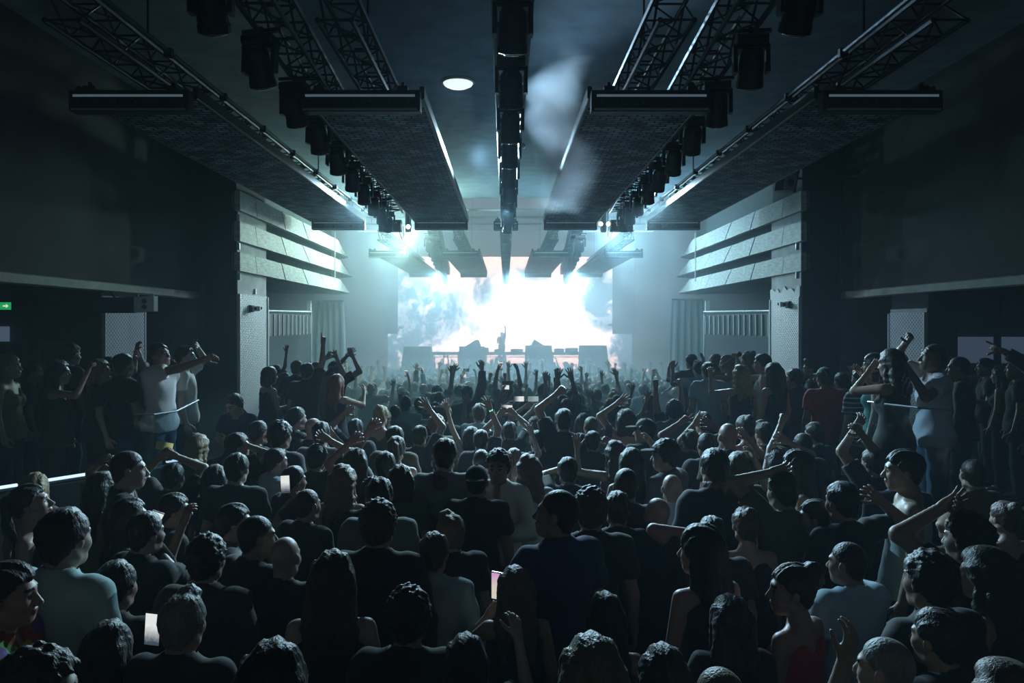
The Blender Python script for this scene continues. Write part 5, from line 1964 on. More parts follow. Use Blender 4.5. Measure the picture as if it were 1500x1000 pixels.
P(1135, 530, 23, 25, 'down', 'down', 'f', 'long', 'dark', 'dress', 'black', 'pale', 'woman in black dress with long straight dark hair before the mesh column', d=9.1, fl=TIER, group=GR)
P(1166, 540, 19, 40, 'down', 'halfrelax', 'm', 'curly', 'black', 'tee', 'dark', 'tan', 'curly-haired man in dark T-shirt at the foot of the torn-paper column', d=9.8, fl=TIER, group=GR)
P(1191, 525, 18, 70, 'down', 'down', 'm', 'quiff', 'dark', 'tee', 'black', 'pale', 'man in profile beside the torn-paper column above the red shirt', d=10.2, fl=TIER, group=GR)
P(1209, 537, 22, 5, 'down', 'phone', 'm', 'short', 'black', 'tee', 'red', 'tan', 'man in red T-shirt and dark cap lifting one bent arm', d=8.9, fl=TIER, group=GR, cap=('teal', 'front'))
P(1234, 548, 20, 5, 'down', 'half', 'm', 'short', 'dark', 'tee', 'grey', 'pale', 'man in pale grey T-shirt between the red shirt and the striped shirt', d=9.4, fl=TIER, group=GR)
o = P(1264, 537, 22, 25, 'down', 'down', 'm', 'short', 'dark', 'tee', 'grey', 'tan', 'man in a grey and black striped T-shirt beside the clapping woman', d=8.4, fl=TIER, group=GR)
dress_in(o, M_STRIPE)
P(1310, 506, 38, 35, 'clap', 'clap', 'f', 'wavy', 'dark', 'tank', 'black', 'tan', 'large dark-haired woman in black top clapping at face height', d=6.9, fl=PFZ, group=GR, hands={-1: (1273, 532, 0.2, 'flat')})
P(1284, 516, 24, 60, 'down', 'down', 'f', 'long', 'brown', 'tank', 'teal', 'pale', 'woman in profile just beyond the clapping woman in black', d=7.8, fl=PFZ, group=GR)
o = P(1368, 501, 32, 82, 'fistbent', 'fist', 'm', 'buzz', 'black', 'tee', 'white', 'brown', 'man in white T-shirt with face paint lifting both fists in profile', d=7.0, fl=PFZ, group=GR, hp=10, hands={1: (1328, 489, 0.1, 'fist'), -1: (1333, 532, -0.2, 'fist')})
# face paint: three pale spots on the brow and cheek
s_ = o.scale[0]
fp = MB()
for a, zz, r in ((0.030, 0.045, 0.013), (0.034, 0.012, 0.010), (0.045, -0.028, 0.012), (-0.03, 0.045, 0.013), (0.0, 0.05, 0.01)):
    fp.lathe([(r, -0.006), (r * 0.9, 0.0), (r * 0.3, 0.002)], (a, 0.103 - abs(a) * 0.5, zz), (a * 6, 1, 0.1), 10)
f_ = fp.build('face_paint', mat('white_paint', (0.9, 0.9, 0.92), 0.5), o)
Rh, T_ = head_matrix(0, math.radians(10))
f_.matrix_local = Matrix.Translation(Vector(T_)) @ Matrix(Rh.tolist()).to_4x4() @ Matrix.Translation(Vector(HEADC))
P(1545, 505, 34, 80, 'pointfwd', 'down', 'm', 'short', 'dark', 'shirt', 'black', 'tan', 'man outside the frame edge whose straight arm points in over the counter', d=6.9, fl=PFZ, group=GR, hands={-1: (1450, 492, -0.1, 'point')})
P(1492, 523, 26, 60, 'down', 'down', 'm', 'short', 'black', 'tee', 'black', 'brown', 'dark figure before the blue backlit panel at the frame edge', d=8.6, fl=PFZ, group=GR)
P(1446, 545, 20, 70, 'bent', 'halfrelax', 'm', 'short', 'black', 'tee', 'black', 'tan', 'small dark figure holding a drink in front of the lounge counter', d=9.6, fl=PFZ, group=GR)
P(1468, 538, 22, 40, 'down', 'down', 'f', 'long', 'black', 'tank', 'black', 'tan', 'long-haired dark figure in front of the lounge counter', d=9.2, fl=PFZ, group=GR)
P(1408, 520, 24, 60, 'down', 'down', 'm', 'buzz', 'black', 'shirt', 'black', 'brown', 'dark man just behind the face-painted man', d=7.8, fl=PFZ, group=GR)

# ---- main floor, people one can pick out, from the viewer outwards
GN = 'people in the near crowd'
P(48, 706, 40, -72, 'down', 'down', 'f', 'ponytail', 'dark', 'tank', 'black', 'pale', 'woman with brightly lit upturned face under the light strip', hp=16, group=GN)
P(88, 742, 56, -15, 'down', 'down', 'm', 'short', 'dark', 'polo', 'lightblue', 'pale', 'tall man in light blue polo shirt with bright shoulder near the frame edge', group=GN)
P(182, 657, 36, -62, 'down', 'down', 'm', 'buzz', 'dark', 'tee', 'black', 'pale', 'crop-haired man in profile just before the gap in the light strip', group=GN)
P(188, 728, 40, -65, 'down', 'halfrelax', 'f', 'long', 'dark', 'tank', 'black', 'tan', 'dark woman in profile beside the tilted white phone', group=GN, hp=6)
P(250, 720, 36, -50, 'down', 'down', 'm', 'short', 'dark', 'tee', 'black', 'pale', 'man in black with lit forehead right above the tilted white phone', group=GN, hy=-15)
P(146, 690, 34, -30, 'up', 'down', 'f', 'long', 'dark', 'tee', 'yellow', 'tan', 'woman in yellow top raising one hand beside the light strip', hands={-1: (148, 662, 0, 'relaxed')}, group=GN)
o = P(251, 676, 31, -10, 'phone2', 'phone2', 'm', 'short', 'black', 'tee', 'black', 'tan', 'man holding a lime-lit phone up in both hands beneath the white-shirted men', hands={-1: (234, 657, 0.1, 'grip'), 1: (258, 655, 0.1, 'grip')}, group=GN)
phone(at(241, 653, o.location.y + 0.12), (0, PI / 2 + 0.2, 0.1), 'phone with lime-green display held sideways beneath the white-shirted men', LIVE_LIME)
P(287, 635, 25, -30, 'down', 'down', 'f', 'wavy', 'blond', 'tank', 'black', 'pale', 'woman with shining blonde hair below the second white-shirted man', group=GN, d=7.2)
P(278, 672, 29, -40, 'down', 'down', 'f', 'long', 'black', 'tee', 'green', 'tan', 'woman in bright green top below the shining blonde hair', group=GN)
o = P(208, 748, 44, -30, 'down', 'phone', 'm', 'short', 'black', 'shirt', 'black', 'tan', 'man in black shirt holding the tilted white phone', hands={1: (222, 778, 0.15, 'grip')}, group=GN)
phone(at(224, 766, o.location.y + 0.22), (0.1, 0.45, 0.5), 'tilted phone with blank white display near the profile woman', LIVE)
o = P(2, 819, 62, -80, 'down', 'down', 'm', 'short', 'dark', 'polo', 'red', 'pale', 'man in a red floral shirt cut by the frame edge', group=GN)
dress_in(o, M_FLORAL)
P(42, 950, 84, -50, 'down', 'down', 'm', 'curly', 'brown', 'tee', 'black', 'pale', 'curly-headed person at the frame corner below the red floral shirt', group=GN, hy=-20)
o = P(264, 869, 62, -6, 'phone', 'down', 'm', 'quiff', 'grey', 'shirt', 'dark', 'pale', 'grey-haired man filming with a bright phone beside his head', hands={-1: (237, 948, 0.24, 'grip')}, group=GN)
phone(at(224, 921, o.location.y + 0.28), (0.0, 0.06, -0.12), 'bright phone filming the stage beside the grey-haired man', LIVE)
P(415, 783, 46, -12, 'down', 'down', 'm', 'bald', 'dark', 'tee', 'black', 'pale', 'bald man with a lit pale crown in black T-shirt', group=GN)
P(486, 806, 56, 4, 'down', 'down', 'f', 'long', 'brown', 'tank', 'black', 'pale', 'long brown-haired woman beside the bald man with lit crown', group=GN)
P(370, 752, 45, -35, 'down', 'down', 'm', 'buzz', 'black', 'tee', 'black', 'brown', 'crop-haired man in profile just behind the bald man with lit crown', group=GN, hy=-20)
P(338, 735, 40, -70, 'down', 'down', 'm', 'short', 'dark', 'polo', 'grey', 'pale', 'man in grey polo in strict profile above the crop-haired man', group=GN)
P(396, 940, 84, 0, 'down', 'down', 'f', 'long', 'black', 'tee', 'black', 'pale', 'dark long-haired head at the bottom edge below the bald man', group=GN)
P(300, 782, 50, -5, 'down', 'down', 'm', 'messy', 'black', 'shirt', 'dark', 'tan', 'broad man in dark shirt straight behind the grey-haired filmer', group=GN)
P(345, 662, 32, -5, 'down', 'down', 'm', 'short', 'dark', 'tee', 'dark', 'pale', 'man in dark T-shirt behind the strict-profile grey polo', group=GN)
P(401, 655, 28, -55, 'down', 'down', 'm', 'short', 'dark', 'tee', 'lightblue', 'pale', 'man with lit cheek and light blue tee above the small bright phone', group=GN)
o = P(427, 681, 31, -45, 'down', 'phone', 'm', 'short', 'dark', 'tee', 'black', 'tan', 'man looking at the small bright phone held before him', hands={1: (424, 722, -0.1, 'grip')}, group=GN)
phone(at(418, 709, o.location.y - 0.12), (0.0, -0.05, 0.1), 'small bright phone held upright showing the stage', LIVE)
P(501, 680, 33, -10, 'down', 'down', 'f', 'wavy', 'fair', 'tank', 'black', 'pale', 'woman with lit wavy fair hair below the clawed hand', group=GN)
P(545, 698, 31, 0, 'down', 'down', 'm', 'messy', 'dark', 'tee', 'dark', 'pale', 'tousled man next to the lit wavy fair hair', group=GN)
P(586, 680, 33, 5, 'down', 'down', 'f', 'bob', 'dark', 'tee', 'olive', 'pale', 'woman with a dark bob and olive top above the tousled tall head', group=GN)
P(553, 731, 47, -3, 'down', 'down', 'm', 'messy', 'brown', 'shirt', 'black', 'pale', 'man with tousled lit hair and white collar in black shirt', group=GN)
P(447, 714, 28, -30, 'down', 'down', 'm', 'buzz', 'dark', 'tee', 'black', 'tan', 'crop-haired head tucked under the small bright phone', group=GN)
P(314, 680, 31, 0, 'down', 'down', 'f', 'bob', 'black', 'tee', 'black', 'pale', 'dark bobbed head beside the bright green top', group=GN)
P(645, 657, 28, 2, 'down', 'down', 'm', 'buzz', 'dark', 'tee', 'white', 'pale', 'man in white T-shirt with a knitted cap seen from behind', group=GN, cap=('dark', 'back'))
P(651, 640, 32, 0, 'down', 'down', 'm', 'short', 'dark', 'tee', 'grey', 'pale', 'short-haired man right behind the knitted cap', group=GN)
P(705, 656, 23, 0, 'down', 'down', 'm', 'buzz', 'dark', 'tee', 'white', 'pale', 'crop-haired man in white T-shirt beside the tall open-collared man', group=GN)
P(731, 657, 34, 168, 'belly', 'belly', 'm', 'curly', 'dark', 'shirt', 'white', 'tan', 'tall man in open white shirt turned towards the viewer', group=GN, d=6.0)
P(698, 680, 28, -4, 'down', 'down', 'm', 'buzz', 'black', 'tee', 'black', 'tan', 'man in black with a dark backward cap before the open white shirt', group=GN, cap=('black', 'back'), d=5.6)
P(646, 688, 31, -4, 'down', 'down', 'm', 'curly', 'brown', 'shirt', 'dark', 'pale', 'curly-topped man in dark shirt before the knitted cap', group=GN)
P(775, 665, 40, 4, 'down', 'down', 'f', 'wavy', 'blond', 'tee', 'white', 'pale', 'woman with thick blonde hair and white top beside the open white shirt', group=GN, d=6.1)
o = P(832, 668, 30, 5, 'phone', 'down', 'm', 'short', 'black', 'tee', 'dark', 'tan', 'dark man gripping a slim bottle up beside his head', hands={-1: (824, 672, 0.1, 'fist')}, group=GN)
P(818, 713, 47, 30, 'down', 'down', 'm', 'buzz', 'dark', 'polo', 'blue', 'tan', 'man in blue collared shirt turning his lit profile aside', group=GN, hy=38, hp=8)
P(866, 714, 42, 0, 'down', 'down', 'm', 'curly', 'brown', 'tee', 'dark', 'pale', 'curly-haired man in dark T-shirt beside the blue collared shirt', group=GN)
P(905, 718, 38, 0, 'down', 'down', 'm', 'short', 'dark', 'tee', 'black', 'tan', 'short-haired man in black beside the second curly head', group=GN)
P(634, 778, 43, -8, 'down', 'down', 'm', 'short', 'brown', 'shirt', 'lightblue', 'pale', 'man in creased light blue shirt seen from behind', group=GN)
P(662, 752, 34, 30, 'bent', 'down', 'm', 'quiff', 'fair', 'tee', 'black', 'pale', 'man with brightly lit fair quiff behind the creased light blue shirt', group=GN)
P(828, 798, 45, 0, 'down', 'down', 'f', 'bun', 'brown', 'tee', 'black', 'pale', 'woman with loosely pinned brown hair below the blue collared shirt', group=GN)
o = P(755, 829, 46, 6, 'phone', 'down', 'f', 'long', 'fair', 'tank', 'black', 'pale', 'woman with long fair hair holding a pink-lit phone', hands={-1: (716, 880, 0.2, 'grip')}, group=GN)
phone(at(729, 858, o.location.y + 0.22), (0, 0, -0.5), 'phone with pink and cream display beside the long fair hair', LIVE_PINK)
P(597, 861, 60, 0, 'down', 'down', 'm', 'curly', 'dark', 'tee', 'black', 'tan', 'man with tight dark curls in black T-shirt', group=GN)
P(868, 931, 80, 0, 'down', 'down', 'f', 'long', 'fair', 'tee', 'black', 'pale', 'smooth fair-haired head at the bottom edge before the pinned brown hair', group=GN)
P(973, 946, 52, 0, 'down', 'down', 'f', 'bob', 'dark', 'tee', 'black', 'pale', 'small dark bobbed head at the bottom edge beside the smooth fair head', group=GN)
P(985, 692, 27, 0, 'down', 'down', 'm', 'bald', 'dark', 'shirt', 'white', 'pale', 'bald man in white shirt with a bright collar', group=GN)
P(966, 726, 35, 12, 'down', 'down', 'm', 'bald', 'dark', 'polo', 'navy', 'pale', 'bald man in navy polo before the bald man in white', group=GN, hy=14)
P(1050, 693, 36, 8, 'down', 'down', 'm', 'short', 'fair', 'tee', 'navy', 'pale', 'man with lit fair hair and navy tee beside the two bald men', group=GN, hy=10)
P(1094, 741, 40, 0, 'down', 'down', 'f', 'bun', 'brown', 'tank', 'black', 'pale', 'bare-shouldered woman with a knot of brown hair', group=GN)
P(1034, 767, 50, 25, 'down', 'down', 'f', 'long', 'black', 'tank', 'black', 'pale', 'woman with sleek blue-lit black hair and bare shoulder', group=GN, hy=30)
P(1044, 755, 40, 0, 'onhead', 'down', 'm', 'short', 'black', 'tee', 'dark', 'tan', 'man clutching his head behind the sleek black hair', group=GN, hands={-1: (1016, 762, 0.02, 'claw')})
P(979, 643, 30, 45, 'down', 'halfrelax', 'm', 'curly', 'dark', 'tee', 'grey', 'pale', 'man in ribbed grey tee turned sideways behind the bald man in white', group=GN, hy=25, cap=('dark', 'front'))
P(1049, 655, 36, 10, 'down', 'down', 'm', 'short', 'dark', 'tee', 'black', 'pale', 'large dark head behind the lit fair hair and navy tee', group=GN)
P(1083, 661, 31, 0, 'down', 'down', 'f', 'bob', 'brown', 'tee', 'dark', 'pale', 'brown bobbed head beside the large dark head', group=GN)
P(918, 683, 36, 5, 'down', 'down', 'm', 'buzz', 'dark', 'tee', 'dark', 'tan', 'crop-haired man behind the short-haired man in black', group=GN)
P(925, 655, 30, 0, 'down', 'down', 'f', 'long', 'dark', 'tank', 'dark', 'pale', 'long dark hair behind the crop-haired man near the upright phone', group=GN)
P(1173, 657, 36, 70, 'down', 'halfrelax', 'f', 'long', 'dark', 'tank', 'black', 'pale', 'woman with lit profile under the claw-shaped hands', group=GN)
P(1150, 690, 38, 20, 'fist', 'down', 'm', 'short', 'dark', 'tee', 'olive', 'tan', 'man in olive with a long arm straight up before the lit profile woman', group=GN, hands={-1: (1131, 675, 0.05, 'claw')})
P(1199, 730, 37, 65, 'down', 'down', 'm', 'short', 'dark', 'tee', 'white', 'pale', 'man in profile with a lit white sleeve below the long straight arm', group=GN)
P(1168, 823, 54, 40, 'down', 'down', 'f', 'bun', 'dark', 'tank', 'red', 'tan', 'woman with pinned hair and red straps, lit shoulder bare', group=GN, hy=38)
P(1330, 656, 48, 70, 'down', 'down', 'm', 'short', 'black', 'tank', 'lightblue', 'tan', 'man in profile with a bright light blue strap and shining nose', group=GN)
P(1238, 704, 40, 20, 'down', 'up', 'm', 'short', 'black', 'tee', 'black', 'tan', 'dark man lifting a thin lit arm before the light blue strap', group=GN, hands={1: (1289, 714, 0.05, 'claw')})
P(1425, 750, 50, 30, 'clap', 'clap', 'm', 'messy', 'black', 'tee', 'black', 'tan', 'dark man with two lit clapping hands beside the light blue strap', group=GN, hands={-1: (1379, 722, 0.1, 'open'), 1: (1404, 720, 0.1, 'flat')})
P(1248, 791, 47, 15, 'down', 'brow', 'm', 'buzz', 'black', 'tee', 'lightblue', 'tan', 'man in pale T-shirt shading his brow with one hand', group=GN, hands={1: (1246, 822, 0.14, 'flat')}, hy=25)
P(1368, 806, 58, 20, 'down', 'down', 'm', 'messy', 'black', 'shirt', 'black', 'tan', 'large tousled dark head beside the man shading his brow', group=GN)
P(1452, 800, 54, 40, 'down', 'down', 'f', 'wavy', 'dark', 'tank', 'black', 'pale', 'dark wavy-haired woman with glinting earring near the frame edge', group=GN)
P(1060, 976, 76, 20, 'down', 'up', 'm', 'buzz', 'fair', 'tee', 'black', 'pale', 'crop-haired person at the bottom edge bending a lit bare arm', group=GN, hands={1: (1238, 933, 0.1, 'relaxed')})
P(1306, 931, 62, 25, 'down', 'down', 'm', 'buzz', 'grey', 'tee', 'black', 'pale', 'crop-haired grey head at the bottom edge beside the bent bare arm', group=GN, hy=20)
o = P(1381, 891, 46, 30, 'phone', 'down', 'm', 'short', 'black', 'tee', 'black', 'tan', 'dark man filming with a teal-lit phone', group=GN, hands={-1: (1378, 945, 0.15, 'grip')})
phone(at(1391, 936, o.location.y + 0.18), (0, 0.0, 0.05), 'phone with teal display held upright near the bottom edge', LIVE_TEAL)
P(1482, 968, 74, 30, 'down', 'down', 'f', 'wavy', 'brown', 'tee', 'black', 'pale', 'brown wavy head at the frame corner beyond the teal-lit phone', group=GN)
P(886, 868, 52, -4, 'down', 'down', 'f', 'long', 'black', 'tank', 'black', 'tan', 'dark bare-shouldered woman between the pinned hair and the smooth fair head', group=GN)
P(1072, 872, 56, 4, 'down', 'down', 'f', 'long', 'dark', 'tee', 'black', 'tan', 'long dark head below the woman with sleek black hair', group=GN)
P(682, 930, 64, 0, 'down', 'halfrelax', 'f', 'bob', 'black', 'tee', 'black', 'pale', 'black bobbed head at the bottom edge below the pink-lit phone', group=GN, height=1.5)
P(165, 820, 54, -10, 'down', 'down', 'm', 'short', 'black', 'shirt', 'black', 'tan', 'dark man between the light blue polo and the grey-haired filmer', group=GN)
P(155, 910, 62, -10, 'down', 'down', 'f', 'long', 'black', 'tee', 'black', 'pale', 'dark long-haired head beside the bright filming phone', group=GN)

# ---- main floor, hands one can pick out further in
GM = 'people with raised hands in the middle of the crowd'
P(614, 622, 23, -4, 'down', 'up', 'm', 'short', 'dark', 'tee', 'dark', 'tan', 'person raising one widely spread hand before the first wide stage box', hands={1: (629, 589, 0.1, 'open')}, group=GM)
P(690, 624, 22, 0, 'up', 'down', 'f', 'bob', 'dark', 'tank', 'grey', 'pale', 'person raising the paler spread hand beside the first spread hand', hands={-1: (655, 590, 0.1, 'open')}, group=GM)
o = P(704, 628, 21, -5, 'down', 'up', 'm', 'short', 'dark', 'tee', 'dark', 'tan', 'person raising a spread hand with a green-lit wristband', hands={1: (718, 588, 0.1, 'open')}, group=GM)
M4 = grip(o, 1)
b_ = link('wristband', None, o)
MB().lathe([(0.031, -0.012), (0.034, -0.010), (0.034, 0.010), (0.031, 0.012)], n=16).build('strap', M_BLACK, b_)
b_.matrix_world = Matrix()
b_.matrix_local = world_matrix(o).inverted() @ M4 @ Matrix.Translation((0, 0, -0.03))
for dx in (-0.012, 0.012):
    MB().bbox((dx, -0.034, 0), (0.014, 0.006, 0.016), 0.002).build('light', emat('band_green', (0.25, 1.0, 0.55), 1.6), b_)
o = P(746, 616, 20, 0, 'phone2', 'phone2', 'm', 'short', 'dark', 'tee', 'dark', 'tan', 'person arching both arms around a bright sideways phone', hands={-1: (731, 598, 0.15, 'grip'), 1: (755, 598, 0.15, 'grip')}, group=GM)
phone(at(742, 597, o.location.y + 0.17), (0, PI / 2 + 0.08, 0.05), 'bright phone held sideways between two arched arms', LIVE)
o = P(778, 604, 19, 0, 'phonehi', 'down', 'm', 'buzz', 'dark', 'tee', 'dark', 'tan', 'person lifting a sideways phone right of the arched arms', hands={-1: (769, 588, 0.1, 'grip')}, group=GM)
phone(at(760, 584, o.location.y + 0.12), (0, PI / 2, 0.1), 'bright phone sideways in one raised hand right of the arched arms', LIVE)
P(797, 610, 19, 0, 'point', 'down', 'f', 'bun', 'fair', 'tank', 'grey', 'pale', 'person raising a pointing hand beside a second sideways phone', hands={-1: (788, 588, 0.1, 'point')}, group=GM)
o = P(783, 612, 18, 0, 'phonehi', 'down', 'm', 'short', 'brown', 'tee', 'grey', 'pale', 'person under the dim sideways phone beside the pointing hand', hands={-1: (780, 592, 0.2, 'grip')}, group=GM, d=9.6)
phone(at(781, 584, o.location.y + 0.2), (0, PI / 2, 0), 'dim sideways phone beside the pointing hand', live_mat('display_dim', (0.6, 0.8, 0.8), (0.4, 0.5, 0.5), 0, 0.5))
P(826, 597, 23, 5, 'fist', 'down', 'm', 'short', 'black', 'tee', 'dark', 'tan', 'person with the tall lone fist raised in mid crowd', hands={-1: (816, 566, 0.05, 'fist')}, group=GM)
o = P(749, 586, 15, 0, 'fist', 'down', 'm', 'short', 'dark', 'tee', 'dark', 'tan', 'person lifting a small dark phone right below the performer', hands={-1: (746, 560, 0.1, 'grip')}, group=GM)
phone(at(742, 561, o.location.y + 0.12), (0, PI / 2, 0), 'small dark phone sideways in a raised hand below the performer')
o = P(868, 630, 23, 0, 'down', 'phonehi', 'm', 'short', 'dark', 'tee', 'dark', 'tan', 'person holding up a dark upright phone', hands={1: (896, 640, 0.1, 'grip')}, group=GM)
phone(at(892, 632, o.location.y + 0.12), (0, 0.05, 0.1), 'dark upright phone held above the crowd')
P(917, 598, 23, 8, 'up', 'down', 'f', 'bob', 'brown', 'tank', 'lightblue', 'pale', 'woman raising a slim open hand beside the last wide stage box', hands={-1: (905, 580, 0.1, 'open')}, group=GM)
P(1012, 628, 24, 12, 'peace', 'down', 'm', 'short', 'dark', 'tee', 'dark', 'tan', 'person raising two fingers in a peace sign', hands={-1: (997, 608, 0.1, 'peace')}, group=GM)
P(1031, 602, 22, 15, 'horns', 'down', 'm', 'short', 'dark', 'tee', 'dark', 'tan', 'person making horns with a ringed hand', hands={-1: (1019, 608, -0.3, 'horns')}, group=GM)
P(1036, 632, 26, 10, 'down', 'fist', 'm', 'buzz', 'dark', 'tee', 'dark', 'brown', 'person with a loosely closed raised hand beside the horns', hands={1: (1045, 613, 0.1, 'claw')}, group=GM)
P(1068, 617, 27, 10, 'down', 'down', 'm', 'bald', 'dark', 'tee', 'dark', 'tan', 'large round bald head beside the loosely closed hand', group=GM)
P(1093, 607, 25, 12, 'down', 'halfclaw', 'f', 'bun', 'dark', 'tank', 'dark', 'pale', 'woman with pinned dark hair before the long black dress', group=GM, hands={1: (1095, 630, -0.3, 'claw')})
P(1121, 617, 24, 12, 'down', 'down', 'm', 'quiff', 'dark', 'tee', 'dark', 'tan', 'man with lit quiff just before the long black dress', group=GM)
P(1140, 655, 30, 15, 'up', 'upclaw', 'f', 'long', 'dark', 'tank', 'black', 'pale', 'woman throwing up two hands, one with a dark bracelet', hands={-1: (1145, 606, 0.1, 'fist'), 1: (1155, 634, -0.1, 'claw')}, group=GM)
P(1196, 617, 24, 30, 'down', 'down', 'm', 'short', 'dark', 'tee', 'black', 'pale', 'man with a lit temple below the red T-shirt', group=GM)
P(1178, 632, 26, 20, 'down', 'down', 'm', 'buzz', 'dark', 'tee', 'black', 'tan', 'crop-haired man beside the lit temple below the red T-shirt', group=GM)
o = P(1283, 655, 30, 20, 'upclaw', 'up', 'm', 'short', 'black', 'tee', 'black', 'tan', 'man raising a plastic cup below the striped shirt', hands={-1: (1254, 612, 0.1, 'claw'), 1: (1262, 622, -0.1, 'grip')}, group=GM)
t = thing('plastic_cup', 'clear plastic cup tilted in a raised hand below the striped shirt', 'cup', at(1254, 631, o.location.y - 0.05))
t.rotation_euler = (0.2, 0.25, 0)
MB().lathe([(0.030, -0.055), (0.040, 0.055), (0.042, 0.058), (0.039, 0.055), (0.029, -0.050)], n=16).build('cup', mat('cup_plastic', (0.5, 0.58, 0.6), 0.15), t, smooth=True)
MB().lathe([(0.028, -0.05), (0.034, 0.0)], n=16).build('drink', mat('drink', (0.25, 0.3, 0.32), 0.1), t)
P(752, 655, 25, -20, 'down', 'reach', 'f', 'ponytail', 'fair', 'tank', 'grey', 'pale', 'woman reaching a bare arm diagonally across the crowd', hands={1: (779, 624, 0.1, 'open')}, group=GM)
P(787, 629, 22, 0, 'down', 'down', 'm', 'short', 'dark', 'tee', 'dark', 'pale', 'man with rim-lit hair beside the diagonal bare arm', group=GM)
P(563, 660, 30, -6, 'up', 'down', 'm', 'short', 'dark', 'tee', 'grey', 'pale', 'person with a long bare arm straight up beside the clawed hand', hands={-1: (539, 620, 0.1, 'claw')}, group=GM)
P(520, 655, 30, -5, 'upclaw', 'down', 'f', 'long', 'dark', 'tank', 'black', 'pale', 'person holding up the clawed hand near the lit wavy fair hair', hands={-1: (511, 636, -0.2, 'claw')}, group=GM)
P(463, 650, 28, -12, 'down', 'upclaw', 'm', 'messy', 'black', 'tee', 'dark', 'tan', 'man with two fingers spread above the tucked crop-haired head', hands={1: (482, 632, 0.1, 'claw')}, group=GM)
P(520, 612, 22, -8, 'up', 'down', 'm', 'short', 'dark', 'tee', 'dark', 'tan', 'person with a tall flat hand before the reddish long hair', hands={-1: (504, 597, 0.1, 'flat')}, group=GM)
P(344, 632, 27, -60, 'down', 'halfclaw', 'm', 'short', 'dark', 'tee', 'black', 'pale', 'man with a lit brow lifting a finger below the seated man', hands={1: (362, 640, 0, 'point')}, group=GM)
P(376, 615, 24, -40, 'down', 'down', 'm', 'short', 'dark', 'tee', 'black', 'tan', 'dark-haired man just below the seated man', group=GM)
P(432, 595, 22, -50, 'down', 'down', 'm', 'short', 'dark', 'tee', 'dark', 'pale', 'man with a lit profile below the high table', group=GM)
P(408, 616, 27, -20, 'down', 'down', 'm', 'curly', 'dark', 'tee', 'dark', 'tan', 'curly head below the man with lit profile near the high table', group=GM)
P(457, 610, 23, -35, 'down', 'down', 'm', 'bald', 'dark', 'tee', 'dark', 'pale', 'bald man with rim-lit head below the broad-shouldered man', group=GM, hy=-15)
P(484, 618, 21, -10, 'down', 'upclaw', 'm', 'short', 'dark', 'tee', 'dark', 'tan', 'man holding a folded hand before the bald rim-lit head', hands={1: (489, 628, -0.3, 'claw')}, group=GM)
P(948, 612, 24, 8, 'down', 'down', 'm', 'short', 'black', 'tee', 'dark', 'tan', 'man in a peaked cap near the upright phone', group=GM, hy=60, cap=('black', 'front'))
P(952, 578, 17, 8, 'down', 'down', 'm', 'short', 'fair', 'tee', 'grey', 'pale', 'fair-haired man far behind the peaked cap', group=GM)
P(1000, 560, 15, 10, 'up', 'down', 'f', 'bob', 'blond', 'tank', 'grey', 'pale', 'woman with an arm bent forward before the far platform end', hands={-1: (985, 560, 0.1, 'relaxed')}, group=GM)

# ---- the performer and the helper in front of the booth
P(735, 486, 8, 180, 'fist', 'bent', 'm', 'short', 'black', 'tee', 'black', 'tan', 'performer in black behind the booth with one arm raised to the screen', d=40.6, fl=0.66, height=1.72)
P(769, 528, 8, -60, 'bent', 'bent', 'm', 'short', 'dark', 'tee', 'red', 'pale', 'person in red bending forward in front of the booth', d=35.6, fl=floor_z(35) + 0.25, lean=(32, 0))

# ---- everybody else: rows filled in between the people above
rows_taken = [(p[0], p[1]) for p in PEOPLE]


def inside(X, d):
    if d < 8.6:
        lim = max(0.70 * d - 0.1, 1.0)
        lx = -4.3 + (d - 6.6) * 0.75 if d > 6.6 else -4.2
        rx = 4.3 - (d - 6.4) * 0.75 if d > 6.4 else 4.2
        return max(-lim, lx + 0.35) < X < min(lim, rx - 0.35)
    if d < 15.2:
        return -1.75 < X < 2.35
    if d > 34.5:
        return abs(X) < 5.6
    return -4.5 < X < 4.9


def free(X, d, r):
    return all((X - a) ** 2 + (d - b) ** 2 > r * r for a, b in rows_taken)


